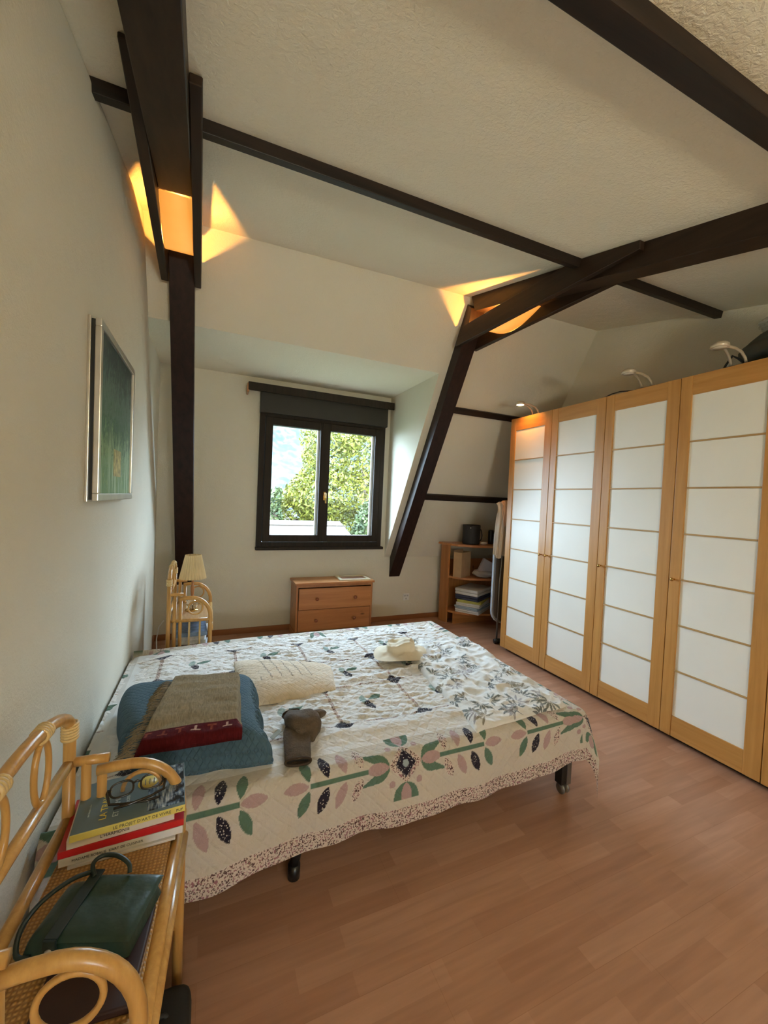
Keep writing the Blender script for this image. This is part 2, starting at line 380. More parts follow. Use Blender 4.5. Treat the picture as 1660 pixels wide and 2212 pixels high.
for (a, c, nm) in ((.47, 1.105, 'l'), (1.078, 1.72, 'r')):
    s = MB(); ya, yb = (D-.048, D+.02) if nm == 'l' else (D-.044, D+.024)
    ga, gc = (.545, 1.03) if nm == 'l' else (1.137, 1.648)
    if nm == 'l': a, c = .474, 1.092
    else: a, c = 1.094, 1.716
    s.box(a, ga, ya, yb, .92, 2.168, .006).box(gc, c, ya, yb, .92, 2.168, .006).box(ga, gc, ya, yb, .92, .992, .006).box(ga, gc, ya, yb, 2.092, 2.168, .006)
    so = s.build('window_sash', M_WINFR, win)
    MB().box(ga-.01, gc+.01, D-.012, D-.006, .985, 2.10).build('window_pane', M_GLASS, so)
    # pale strips standing in for the brightly lit outer reveal
    g = MB(); g.box(gc-.022, gc, D, D+.02, .992, 2.092).box(ga, ga+.004, D, D+.02, .992, 2.092); g.build('lit_reveal_strip', M_WHITEPL, so)
MB().box(1.05, 1.12, D-.056, D-.044, .925, 2.165, .004).build('window_astragal', M_WINFR, win)
h = MB(); h.box(1.078, 1.102, D-.066, D-.056, 1.36, 1.45, .003); h.tube([(1.09, D-.066, 1.435), (1.09, D-.10, 1.435), (1.092, D-.105, 1.40), (1.094, D-.105, 1.33)], .008, 8)
h.build('window_handle', M_BRASS, win, label='brass window handle')
MB().box(.413, 1.785, D-.075, D, .838, .868, .006).build('window_sill', M_WINFR, win)
M_BOX = plain('dark_shutter_box', (0.022, 0.018, 0.012), 0.6)
MB().box(.415, 1.775, D-.075, D, 2.20, 2.40, .005).build('roller_shutter_box', M_BOX, win)
# wooden curtain pelmet
pm = thing('curtain_pelmet', 'long dark wooden curtain pelmet board above the window', 'pelmet', (1.07, D-.13, 2.39))
MB().box(.292, 1.822, D-.135, D-.115, 2.385, 2.462, .003).build('front_board', M_WINFR, pm)
MB().box(.292, 1.822, D-.115, D, 2.442, 2.460, .002).build('top_board', M_WINFR, pm)
MB().box(.284, .30, D-.13, D, 2.362, 2.45, .003).build('end_piece', M_PINEZ, pm, label='lighter brown end piece')

# ------------------------------------------------------------------ timber: posts, beams, clamps, purlins, battens
def post(name, label, x0, x1):
    # inclined post on the slope; front face is the parallel plane 0.115 m in front of it, foot cut plumb at the wall
    def yf(z): return D-(z-0.51)/1.733
    ztop = 3.02; yt = ys(ztop)
    poly = [(D, 0.51), (D, 0.72), (ys(zc(x0, 2.82)-.0), zc(x0, 2.82)), (yf(2.86), 2.86+.0), ]
    poly = [(D, 0.51), (D, 0.735), (ys(3.045)+0.0, 3.045), (ys(3.045)-.06, 2.99), (yf(2.86), 2.86)]
    o = MB().prism(poly, 'x', x0, x1, .004).build(name, M_POST); return tag(o, label, 'post')
post('timber_post', 'dark brown timber post rising past the window, close to the left wall', -.285, -.14)
post('timber_post', 'slanting dark brown timber post between the window and the corner shelf', 1.905, 2.040)
def tie(name, label, x0, x1, k, dep):
    def X(x, y): return x+k*(2.8-y)
    ya, yb = YB, 2.80
    p = []
    for y, cut in ((ya, 0), (yb, 0)):
        yt = y+(0.0 if y == ya else 0)
        p.append((y, yt))
    pts = []
    for dz in (-dep, 0.004):
        for (y, x) in ((ya, x0), (ya, x1), (yb if dz == 0.004 else 2.745, x1), (yb if dz == 0.004 else 2.745, x0)):
            xx = X(x, y); pts.append((xx, y, zc(xx, y)+dz))
    b = MB(); b.hexa(pts, .004)
    return tag(b.build(name, M_BEAM), label, 'beam')
tie('ceiling_beam', 'broad dark beam running overhead along the left wall towards the viewer', -.285, -.14, .025, .112)
tie('ceiling_beam', 'broad dark beam overhead leading off to the right above the wardrobe', 1.908, 2.048, .060, .125)
def clamp(label, x0, x1, k, yend, z0=2.715, z1=2.855):
    def X(x, y): return x+k*(2.8-y)
    xm = (x0+x1)/2
    # horizontal clamp plank, upper end trimmed where it runs into the ceiling
    lowy = 2.935; topy = 2.862
    ye = yend; zt = min(z1, zc(X(xm, ye), ye)-.002); yc = (z1-2.4014-.0177*xm)/0.23336
    poly = [(ye, z0), (lowy, z0), (topy+.0, z1), (max(yc, ye+.05), z1), (ye, zt)]
    b = MB(); n = len(poly)
    A = [(X(x0, p), p, q) for p, q in poly]; B = [(X(x1, p), p, q) for p, q in poly]
    bm = bmesh.new(); va = [bm.verts.new(p) for p in A]; vb = [bm.verts.new(p) for p in B]
    bm.faces.new(va); bm.faces.new(vb[::-1])
    for i in range(n): bm.faces.new((va[i], vb[i], vb[(i+1) % n], va[(i+1) % n]))
    bmesh.ops.recalc_face_normals(bm, faces=bm.faces[:]); bmesh.ops.bevel(bm, geom=bm.edges[:], offset=.003, segments=1, affect='EDGES')
    b.bm(bm); bm.free()
    return tag(b.build('clamp_plank', M_BEAM), label, 'plank')
clamp('dark plank clamping the left truss, on its wall side', -.328, -.286, .025, 1.45)
clamp('dark plank clamping the left truss, on its room side', -.139, -.098, .025, 1.50)
clamp('dark plank clamping the right truss, on its window side', 1.868, 1.904, .060, 1.40)
clamp('dark plank clamping the right truss, on its wardrobe side', 2.050, 2.088, .060, 1.50)
def purlin(y, dep, wid, label, sk=0, x0=XL-.02, x1=XR+.02):
    cs = math.atan(0.23336); ny, nz = math.sin(cs), -math.cos(cs); ty, tz = math.cos(cs), math.sin(cs)
    pts = []
    for d_ in (dep, -.01):
        for (x, t) in ((x0, 0), (x1, 0), (x1, wid), (x0, wid)):
            yy = y+sk*x; pts.append((x, yy+t*ty+ny*d_, zc(x, yy)+t*tz+nz*d_))
    return tag(MB().hexa(pts, .003).build('purlin', M_BEAMX), label, 'beam')
purlin(1.722, .046, .048, 'slim dark purlin crossing the ceiling near the window', .009)
purlin(0.658, .045, .072, 'thick dark purlin crossing the ceiling at the upper right')
for z_, hh, lab in ((2.285, .05, 'upper of two thin dark rails on the sloping wall beside the wardrobe'), (1.455, .055, 'lower of two thin dark rails on the sloping wall above the corner shelf')):
    pts = []
    for d_ in (0.0, .035):
        for (x, z) in ((2.0, z_-hh/2), (XR, z_-hh/2), (XR, z_+hh/2), (2.0, z_+hh/2)):
            pts.append((x, ys(z)-.866*d_, z-.5*d_))
    tag(MB().hexa(pts, .003).build('wall_rail', M_BEAMX), lab, 'rail')

# ------------------------------------------------------------------ amber truss lights: a sagging translucent sheet with a lamp above it
def amber_mat():
    m, nt, b = newmat('amber_diffuser'); c = coords(nt)
    n = N(nt, 'ShaderNodeTexNoise', Scale=6.0, Detail=2.0); L(nt, c, n.inputs['Vector'])
    col = ramp(nt, n.outputs[0], [(0.3, (1.0, 0.34, 0.04)), (0.7, (1.0, 0.42, 0.07))])
    b.inputs['Base Color'].default_value = (0.8, 0.45, 0.15, 1); L(nt, col, b.inputs['Emission Color']); b.inputs['Emission Strength'].default_value = 0.85
    b.inputs['Roughness'].default_value = 0.6
    return m
M_AMBER = amber_mat()
def amber(label, x0, x1, k):
    t = thing('truss_light', label, 'lamp', ((x0+x1)/2, 2.55, 2.8))
    n = 14; ys_ = np.linspace(2.20, 2.812, n+1); b = MB(); pts = []
    for j, y in enumerate(ys_):
        u = j/n; z = 2.795*(1-u)+2.862*u-.105*math.sin(PI*u)
        pts.append((y, z))
    vs = []; 
    for (y, z) in pts:
        for x in (x0, x1):
            for dz in (0, .002): vs.append((x+k*(2.8-y), y, z+dz))
    fs = []
    for j in range(n):
        a = 4*j; c = a+4
        fs += [(a, a+2, c+2, c), (a+1, c+1, c+3, a+3), (a, c, c+1, a+1), (a+2, a+3, c+3, c+2)]
    b.add(vs, fs, True).build('diffuser_sheet', M_AMBER, t)
    xm = (x0+x1)/2
    bl = MB(); bl.lathe([(0.001, .0), (.010, .003), (.014, .012), (.010, .022), (.006, .028), (.006, .045)], 12, (xm+.004, 2.66, 2.775))
    mb_, nt, bb = newmat('bulb_'+('a' if x0 < 0 else 'b')); bb.inputs['Emission Color'].default_value = (1, .5, .15, 1); bb.inputs['Emission Strength'].default_value = 8; bb.inputs['Base Color'].default_value = (1, .8, .6, 1)
    bl.build('bulb', mb_, t)
    lo = light('truss_lamp_glow', 'POINT', (xm+.004, 2.58, 2.800), 17.0, (1.0, 0.42, 0.08), shadow_soft_size=.006)
    lo.location -= Vector(t.location); lo.parent = t
amber('amber lit diffuser sheet glowing inside the left truss joint', -.284, -.141, .025)
amber('amber lit diffuser sheet glowing inside the right truss joint', 1.907, 2.047, .060)

# ------------------------------------------------------------------ framed painting on the left wall
pf = thing('framed_painting', 'tall silver-framed green and grey painting on the left wall', 'picture', (XL, 2.09, 1.33))
py0, py1, pz0, pz1 = 1.745, 2.415, 1.338, 1.995
fr = MB(); t_ = .028
for (a, b_, c, d_) in ((py0, py1, pz0, pz0+t_), (py0, py1, pz1-t_, pz1), (py0, py0+t_, pz0+t_, pz1-t_), (py1-t_, py1, pz0+t_, pz1-t_)):
    fr.box(-.398, -.378, a, b_, c, d_, .003)
fr.build('frame', M_CHROME, pf)
MB().box(-.410, -.398, py0+.004, py1-.004, pz0+.004, pz1-.004).build('black_groove', M_BLACKPL, pf)  # black band between the two silver frame parts
MB().box(-.42, -.410, py0-.004, py1+.004, pz0-.004, pz1+.004, .002).build('back_frame', M_CHROME, pf)
M_ART, nt, bs = newmat('painting_canvas'); c = coords(nt)
sx = nt.nodes.new('ShaderNodeSeparateXYZ'); L(nt, c, sx.inputs[0])
nz_ = N(nt, 'ShaderNodeTexNoise', Scale=14.0, Detail=8.0, Roughness=0.75, Distortion=1.6); L(nt, coords(nt, (1, 1.8, .8)), nz_.inputs['Vector'])
ad = N(nt, 'ShaderNodeMath', operation='MULTIPLY_ADD'); L(nt, nz_.outputs[0], ad.inputs[0]); ad.inputs[1].default_value = .85; L(nt, sx.outputs[2], ad.inputs[2])
g = ramp(nt, ad.outputs[0], [(0.38, (0.30, 0.42, 0.14)), (0.52, (0.13, 0.27, 0.11)), (0.62, (0.24, 0.37, 0.19)), (0.72, (0.035, 0.11, 0.06)), (0.84, (0.11, 0.18, 0.14)), (1.0, (0.018, 0.035, 0.032))])
st = N(nt, 'ShaderNodeTexNoise', Scale=1.0, Detail=2.0); L(nt, coords(nt, (1, 26, 1.6)), st.inputs['Vector'])
s2 = ramp(nt, st.outputs[0], [(0.52, (0, 0, 0)), (0.60, (1, 1, 1))])
zl = N(nt, 'ShaderNodeMapRange'); L(nt, sx.outputs[2], zl.inputs[0]); zl.inputs[1].default_value = .12; zl.inputs[2].default_value = .34; zl.inputs[3].default_value = .8; zl.inputs[4].default_value = 0
mm = N(nt, 'ShaderNodeMath', operation='MULTIPLY'); L(nt, s2, mm.inputs[0]); L(nt, zl.outputs[0], mm.inputs[1])
g = mix(nt, mm.outputs[0], g, (0.42, 0.56, 0.34)); L(nt, g, bs.inputs['Base Color']); bs.inputs['Roughness'].default_value = 0.6; bump(nt, nz_.outputs[0], .4, .003, bs)
MB().box(-.396, -.388, py0+t_, py1-t_, pz0+t_, pz1-t_).build('canvas', M_ART, pf)
M_OCHRE = plain('ochre_paint', (0.44, 0.38, 0.12), 0.5, var=.5, nscale=40, bmp=.6, bscale=80)
sp = MB(); sp.box(-.388, -.3865, 2.03, 2.17, 1.44, 1.555, .0005); sp.build('ochre_patch', M_OCHRE, pf)

# ------------------------------------------------------------------ chest of drawers
ch = thing('chest_of_drawers', 'low stained-pine chest with two drawers under the window', 'chest of drawers', (1.18, 4.0, 0), rotz=0)
CX0, CX1, CY0, CY1, CH = .785, 1.585, 3.875, 4.155, .545
MB().box(CX0, CX0+.02, CY0, CY1, .03, CH-.022, .003).box(CX1-.02, CX1, CY0, CY1, .03, CH-.022, .003).box(CX0, CX1, CY1-.01, CY1, .03, CH-.022).box(CX0, CX1, CY0+.01, CY1, .04, .06).box(CX0+.02, CX1-.02, CY0+.004, CY0+.02, CH-.05, CH-.022).build('body', M_PINEZ, ch)
MB().box(CX0-.015, CX1+.015, CY0-.018, CY1, CH-.022, CH, .005).build('top', M_PINE, ch)
MB().box(CX0-.008, CX1+.008, CY0-.01, CY0+.008, 0, .055, .004).box(CX0-.008, CX0+.004, CY0, CY1, 0, .055, .003).build('plinth', M_PINE, ch)
for (z0, z1, dy) in ((.280, .488, -.022), (.062, .272, -.006)):
    dr = MB().box(CX0+.024, CX1-.024, CY0+dy, CY0+dy+.02, z0, z1, .003).box(CX0+.05, CX1-.05, CY0+.02+dy, CY1-.03, z0+.02, z1-.03).build('drawer', M_PINE, ch)
    for kx in (CX0+.20, CX1-.20):
        MB().lathe([(.001, .030), (.012, .029), (.017, .022), (.015, .012), (.008, .006), (.008, 0)], 16, (kx, CY0+dy, (z0+z1)/2), mat=Matrix.Rotation(PI/2, 4, 'X')).build('knob', M_KNOB, dr)
# tray / picture frame lying on top
tf = thing('white_picture_frame', 'empty pale picture frame lying flat on the chest of drawers', 'picture frame', (1.40, 4.0, CH), rotz=math.radians(-3))
fb = MB(); a, b_, t2 = .165, .115, .032
fb.box(-a, a, -b_, -b_+t2, 0, .014, .003).box(-a, a, b_-t2, b_, 0, .014, .003).box(-a, -a+t2, -b_+t2, b_-t2, 0, .014, .003).box(a-t2, a, -b_+t2, b_-t2, 0, .014, .003)
fb.build('frame', plain('cream_frame', (0.72, 0.66, 0.50), 0.4), tf, local=True)
MB().box(-a+t2, a-t2, -b_+t2, b_-t2, .002, .005).build('backing', plain('pinkish_card', (0.42, 0.24, 0.18), 0.5), tf, local=True)
so = thing('wall_socket', 'white wall socket beside the chest of drawers', 'socket', (2.135, D, .265))
MB().box(2.095, 2.175, D-.010, D, .225, .305, .004).build('plate', M_WHITEPL, so)
for (dx, dz) in ((-.016, .016), (.016, .016), (0, -.018)):
    MB().box(2.135+dx-.010, 2.135+dx+.010, D-.0125, D-.010, .265+dz-.010, .265+dz+.010, .002).build('outlet', plain('socket_inset', (0.5, 0.49, 0.47), 0.5), so)

# ------------------------------------------------------------------ wardrobe: one body, doors in a row
wd = thing('wardrobe', 'long oak wardrobe with white shoji-like panelled doors along the right wall', 'wardrobe', (2.9, 0.8, 0))
WXF, WH, WY0 = 2.598, 2.207, 3.045
DW = .5; NDR = 7
MB().box(WXF+.03, WXF+.58, WY0-DW*NDR, WY0-.003, .05, WH-.003, .003).build('body', M_BEECH, wd)
MB().box(WXF+.06, WXF+.55, WY0-DW*NDR+.02, WY0-.02, 0, .05).build('plinth', M_DARKMETAL, wd)
M_PANEL, nt, bs = newmat('frosted_white_panel'); c = coords(nt)
n = N(nt, 'ShaderNodeTexNoise', Scale=3.0, Detail=2.0); L(nt, c, n.inputs['Vector'])
L(nt, ramp(nt, n.outputs[0], [(0.3, (0.85, 0.83, 0.75)), (0.7, (0.88, 0.86, 0.78))]), bs.inputs['Base Color'])
bs.inputs['Roughness'].default_value = .38; bs.inputs['Specular IOR Level'].default_value = .35
wv = N(nt, 'ShaderNodeTexNoise', Scale=1.0, Detail=2.0); L(nt, coords(nt, (1, 60, 600)), wv.inputs['Vector']); bump(nt, wv.outputs[0], .08, .001, bs)
M_BATTEN = wood('batten_oak', (0.40, 0.24, 0.09), (0.48, 0.30, 0.12), 'y', .45, 40)
for i in range(NDR):
    y1 = WY0-DW*i-.002; y0 = y1-DW+.004; zb, zt = .035, WH
    x0, x1 = WXF, WXF+.022
    dr = MB().box(x0, x1, y1-.062, y1, zb, zt, .003).box(x0+.001, x1, y0, y0+.075, zb, zt, .003).build('door', M_BEECH, wd)
    for ra, rb in ((zt-.115, zt), (zb, zb+.125)): MB().box(x0+.003, x1, y0+.075, y1-.062, ra, rb, .002).build('door_rail', M_BEECHY, dr)
    MB().box(x0+.010, x0+.016, y0+.070, y1-.055, zb+.12, zt-.11).build('door_panel', M_PANEL, dr)
    za, zz_ = zb+.125, zt-.115
    for k in range(1, 7):
        z = za+(zz_-za)*k/7
        MB().box(x0+.002, x0+.011, y0+.075, y1-.062, z-.005, z+.005, .002).build('batten', M_BATTEN, dr)
    # first door is hinged at the far side, the others at the near side
    ky = (y0+.035) if i == 0 else (y1-.03)
    MB().lathe([(.001, .030), (.009, .029), (.0115, .023), (.008, .014), (.0045, .008), (.006, 0)], 14, (x0, ky, .985), mat=Matrix.Rotation(-PI/2, 4, 'Y')).build('knob', M_BRASS, dr, label='small brass knob')
M_ARM = plain('satin_arm', (.55, .47, .36), .35, .3)
# spotlights on top of the wardrobe
def spot(y, label, lit):
    t = thing('wardrobe_spotlight', label, 'spotlight', (WXF+.03, y, WH), group='spotlights on the wardrobe top')
    MB().box(.01, .10, -.055, .055, 0, .012, .003).build('base', M_DARKMETAL if not lit else M_CHROME, t, local=True)
    for dy in (-.030, .030):
        pts = [(.03, dy, .008), (.02, dy*.95, .035), (-.005, dy*.85, .058), (-.045, dy*.6, .072), (-.085, dy*.3, .075), (-.10, 0, .074)]
        MB().tube(pts, .0062, 8).build('arm', M_ARM, t, local=True)
    MB().lathe([(.001, .012), (.026, .011), (.034, .004), (.036, -.010), (.030, -.012), (.001, -.0115)], 20, (-.125, 0, .074)).build('lamp_head', M_ARM, t, local=True)
    if lit:
        m, nt, b = newmat('halogen_lens_on'); b.inputs['Emission Color'].default_value = (1, .78, .42, 1); b.inputs['Emission Strength'].default_value = 9
    else: m = plain('halogen_lens', (.55, .5, .42), .1)
    MB().lathe([(.001, -.0135), (.026, -.0135), (.026, -.0112)], 16, (-.125, 0, .074)).build('lens', m, t, local=True)
    if lit:
        l = light('spotlight_beam', 'SPOT', (-.115, 0, .056), 8.0, (1.0, .36, .07), (0, math.radians(-24), 0), spot_size=math.radians(125), spot_blend=.7, shadow_soft_size=.02)
        l.parent = t
    t.scale = (1.2, 1.2, 1.2)
    return t
spot(2.80, 'lit small halogen spotlight at the far end of the wardrobe top', True)
spot(1.80, 'unlit small spotlight halfway along the wardrobe top', False)
spot(1.29, 'unlit small spotlight on the wardrobe top beside the dark bag', False)
tag(MB().tube([(2.63, 2.10, WH+.004), (2.64, 2.04, WH+.022), (2.65, 1.98, WH+.028), (2.66, 1.90, WH+.016), (2.68, 1.84, WH+.006)], .004, 8).build('spotlight_cable', M_BLACKPL), 'black cable lying on the wardrobe top behind the middle spotlight', 'cable')

# dark soft bag with clear plastic on the wardrobe
def blob(cx, cy, cz, rx, ry, rz, seed, amp, nu=40, nv=24, flat=True, pw=1.0):
    u = np.linspace(0, 2*PI, nu, endpoint=False); v = np.linspace(-PI/2, PI/2, nv)
    U, V = np.meshgrid(u, v); w = 1+amp*waves(np.cos(U)*np.cos(V)+2*np.sin(V), np.sin(U)*np.cos(V), seed, .5, 4, 8)
    cu, su, cv, sv = np.cos(U), np.sin(U), np.cos(V), np.sin(V)
    sg = lambda a: np.sign(a)*np.abs(a)**pw
    X = cx+rx*w*sg(cu)*sg(cv); Y = cy+ry*w*sg(su)*sg(cv); Z = cz+rz*w*sg(sv)
    if flat: Z = np.maximum(Z, cz-rz*.8)
    b = MB(); vs = np.stack([X, Y, Z], -1).reshape(-1, 3).tolist(); fs = []
    for j in range(nv-1):
        for i in range(nu): fs.append((j*nu+i, j*nu+(i+1) % nu, (j+1)*nu+(i+1) % nu, (j+1)*nu+i))
    b.add(vs, fs, True); return b
tb = thing('travel_bag', 'dark soft bag lying on top of the wardrobe, right edge', 'bag', (2.84, 1.0, WH))
blob(2.86, 1.01, WH+.115, .18, .36, .135, 5, .07).build('body', plain('dark_green_nylon', (.030, .036, .030), .45, bmp=.3, bscale=30), tb)
MB().tube([(2.68, 1.26, WH+.01), (2.66, 1.29, WH+.05), (2.66, 1.32, WH+.075), (2.66, 1.35, WH+.03), (2.66, 1.36, WH+.008)], .006, 8).build('strap', M_BLACK, tb)
m, nt, b = newmat('crumpled_clear_film'); b.inputs['Base Color'].default_value = (.80, .78, .68, 1); b.inputs['Roughness'].default_value = .15; b.inputs['Alpha'].default_value = .42
n = N(nt, 'ShaderNodeTexNoise', Scale=22.0, Detail=5.0, Distortion=2.0); L(nt, coords(nt), n.inputs['Vector']); bump(nt, n.outputs[0], 1.0, .03, b)
tag(blob(2.90, 1.10, WH+.265, .13, .20, .065, 9, .22, flat=False).build('plastic_bag', m), 'crumpled clear plastic bag lying on the dark bag on the wardrobe', 'plastic bag')
# a small pale thing hooked on the fifth door knob
hk = thing('hanging_ribbon', 'small pale ribbon loop on the wardrobe door knob at the right edge', 'ribbon', (WXF-.03, 1.015, .985))
MB().tube([(WXF-.022, 1.015, .99), (WXF-.05, 1.03, .985), (WXF-.055, 1.02, .95), (WXF-.03, 1.012, .93), (WXF-.018, 1.01, .97)], .006, 8).build('loop', M_PAPER, hk)

# ------------------------------------------------------------------ corner shelf with its contents
cs = thing('corner_shelf', 'stained-pine corner shelf unit with angled front, beside the wardrobe end', 'shelf', (2.9, 3.9, 0))
plan = [(2.535, 4.06), (2.545, 3.95), (2.60, 3.82), (2.72, 3.72), (2.95, 3.645), (3.30, 3.62), (3.30, 4.06)]
for z in (.905, .525, .125):
    pp = plan if z < .9 else [(2.485, 4.075), (2.50, 3.93), (2.565, 3.78), (2.69, 3.68), (2.94, 3.60), (3.34, 3.57), (3.34, 4.075)]
    MB().prism(pp, 'z', z, z+.024, .003).build('shelf_board', M_PINE, cs)
MB().prism([(2.52, 4.06), (2.52, 4.035), (2.545, 3.93), (2.565, 3.93), (2.565, 4.06)], 'z', 0, .905, .002).build('side_panel', M_PINEZ, cs)
MB().box(2.55, 3.3, 4.06, 4.07, 0, .72).build('back_panel', M_PINEZ, cs)
MB().box(2.60, 3.26, 3.86, 3.88, .0, .125, .002).build('plinth', M_PINE, cs)
bg = thing('black_fabric_tub', 'black round fabric tub with a handle on top of the corner shelf', 'container', (2.76, 3.815, .929))
MB().lathe([(.001, 0), (.095, 0), (.098, .02), (.102, .215), (.098, .222), (.094, .215), (.09, .02), (.001, .012)], 28, (2.76, 3.815, .929)).build('tub', M_BLACK, bg)
MB().tube([(2.858, 3.805, 1.12), (2.875, 3.785, 1.09), (2.882, 3.775, 1.03), (2.872, 3.775, .985), (2.858, 3.785, .965)], .006, 8).build('handle', M_BLACKPL, bg)
MB().lathe([(.001, .004), (.007, .003), (.007, 0)], 10, (2.69, 3.735, 1.12), mat=Matrix.Rotation(PI/2, 4, 'X')).build('snap_button', M_CHROME, bg)
tag(blob(2.87, 3.72, .945, .045, .03, .018, 3, .12).build('folded_tissue', M_PAPER), 'small crumpled white tissue on the corner shelf beside the black tub', 'tissue')
tag(MB().lathe([(.001, 0), (.03, 0), (.034, .02), (.034, .15), (.03, .165), (.001, .165)], 20, (3.03, 3.80, .929)).build('dark_jar', M_BLACKPL), 'dark narrow jar on the corner shelf behind the hanging garment', 'jar')
pb = thing('paper_bag', 'open brown paper bag on the middle board of the corner shelf', 'paper bag', (2.68, 3.88, .549))
M_KRAFT = plain('kraft_paper', (.42, .27, .14), .8, bmp=.2, bscale=20)
b = MB(); R_ = Matrix.Translation((2.685, 3.86, .549)) @ Matrix.Rotation(math.radians(28), 4, 'Z')
for (x0, x1, y0, y1) in ((-.11, .11, -.052, -.050), (-.11, .11, .050, .052), (-.11, -.108, -.05, .05), (.108, .11, -.05, .05), (-.11, .11, -.05, .05)):
    b.box(x0, x1, y0, y1, .002, .004 if (x1-x0 > .1 and y1-y0 > .05) else .285+(.02 if y0 > 0 else 0), mat=R_)
b.build('bag', M_KRAFT, pb)
M_LILAC = plain('pale_grey_box', (.50, .48, .50), .6)
tag(MB().box(-.075, .075, -.02, .02, 0, .155, .003, mat=Matrix.Translation((2.90, 3.74, .60)) @ Matrix.Rotation(math.radians(28), 4, 'Y') @ Matrix.Rotation(math.radians(-15), 4, 'Z')).build('carton', M_LILAC), 'pale grey carton tilted on the crumpled cloth in the corner shelf', 'box')
tag(blob(2.95, 3.78, .592, .15, .10, .050, 21, .18, pw=.9).build('crumpled_cloth', plain('grey_cloth', (.42, .39, .36), .9, bmp=.5, bscale=18)), 'crumpled grey cloth on the middle board of the corner shelf', 'cloth')
def folded(name, label, cx, cy, z, w, d, h, rot, m, group=None, layers=3, seed=0):
    """folded textile: rounded stack of plies with a bull-nosed fold"""
    b = MB(); R = Matrix.Translation((cx, cy, z)) @ Matrix.Rotation(math.radians(rot), 4, 'Z'); r = np.random.default_rng(seed)
    for k in range(layers):
        hh = h/layers; j = r.uniform(-.004, .004, 2)
        b.box(-w/2+j[0], w/2+j[0], -d/2+j[1], d/2+j[1], k*hh+.0006, (k+1)*hh-.0006, min(hh*.45, .012), mat=R, seg=3)
    for i in range(len(b.sm)): b.sm[i] = True
    return tag(b.build(name, m), label, 'linen', group)
zz = .150
for (h_, c_, lab, ply, rot) in ((.040, (.62, .60, .58), 'folded white sheet at the bottom of the linen pile in the corner shelf', 2, 34), (.034, (.34, .42, .50), 'folded pale blue cloth low in the linen pile in the corner shelf', 2, 30), (.042, (.66, .64, .60), 'folded off-white cloth in the middle of the linen pile', 2, 36), (.030, (.50, .48, .12), 'folded yellow cloth in the linen pile in the corner shelf', 2, 40), (.055, (.035, .04, .075), 'folded navy cloth near the top of the linen pile', 2, 31), (.072, (.58, .58, .57), 'thick folded white towel topping the linen pile', 2, 29)):
    folded('folded_linen', lab, 2.85, 3.84, zz, .44-.02*ply, .28, h_, rot, plain('linen_%d' % int(zz*1000), c_, .9, bmp=.5, bscale=26), 'linen pile in the corner shelf', ply, int(zz*999)); zz += h_

# ------------------------------------------------------------------ ironing board folded upright behind the wardrobe end, clothes on it
ib = thing('ironing_board', 'folded ironing board standing upright beside the wardrobe end', 'ironing board', (2.75, 3.22, 0))
poly = []
for k in range(13): a = PI+PI*k/12; poly.append((2.77+.165*math.cos(a), .33+.14*math.sin(a)))
poly += [(2.935, 1.10), (2.85, 1.36), (2.77, 1.40), (2.69, 1.36), (2.605, 1.10)]
MB().prism(poly, 'y', 3.20, 3.225, .006).build('board_top', plain('grey_blue_cover', (.40, .45, .52), .6), ib)
MB().prism([(2.77+(p-2.77)*.93, .77+(q-.77)*.965) for p, q in poly], 'y', 3.183, 3.20, .003).build('underside', plain('dark_underside', (.075, .06, .05), .6), ib)
MB().tube([(2.665, 3.175, .035), (2.665, 3.175, .60), (2.70, 3.175, 1.15)], .009, 8).tube([(2.84, 3.175, .035), (2.84, 3.175, 1.15)], .009, 8).tube([(2.655, 3.175, .26), (2.69, 3.17, .225), (2.76, 3.17, .215), (2.85, 3.17, .225)], .006, 8).build('leg', M_STEEL, ib)
MB().tube([(2.64, 3.175, .028), (2.70, 3.175, .028)], .024, 12).build('foot', M_BLACKPL, ib)
def hang(name, label, cat, top, m, seed):
    """cloth hanging over an edge: list of (x,z) outline left to right top row, bottom row"""
    (x0, x1, zt, xb0, xb1, zb, y0, dep, lift) = top
    n, k = 26, 40; U, V = np.meshgrid(np.linspace(0, 1, n), np.linspace(0, 1, k))
    X = (x0+(x1-x0)*U)*(1-V)+(xb0+(xb1-xb0)*U)*V; Z = zt+(zb-zt)*V-.02*(2*np.abs(U-.5))**4*(1-V)+.02*np.sin(U*9+seed)*V
    fold = .012*np.sin(U*13+seed*2+V*2)*sstep(0, .5, V)+.006*np.sin(U*31+seed)
    Y = y0-dep*np.sqrt(np.clip(np.minimum(V*7, 1), 0, 1))+fold
    b = MB(); b.grid(X, Y, Z); b.grid(X[:, ::-1], Y[:, ::-1]+.006+.02*sstep(0, .3, V), Z[:, ::-1]); o = b.build(name, m); return tag(o, label, cat)
hang('hanging_garment', 'long beige-grey garment hanging over the upright ironing board', 'garment', (2.585, 2.72, 1.425, 2.545, 2.68, .885, 3.175, .045, 0), plain('greige_knit', (.50, .44, .37), .9, bmp=.3, bscale=60), 1)
hang('hanging_towel', 'peach towel draped over the ironing board at the wardrobe edge', 'towel', (2.595, 2.76, 1.44, 2.635, 2.78, 1.20, 3.13, .03, 0), plain('peach_towel', (.72, .47, .33), .9, bmp=.4, bscale=90), 4)

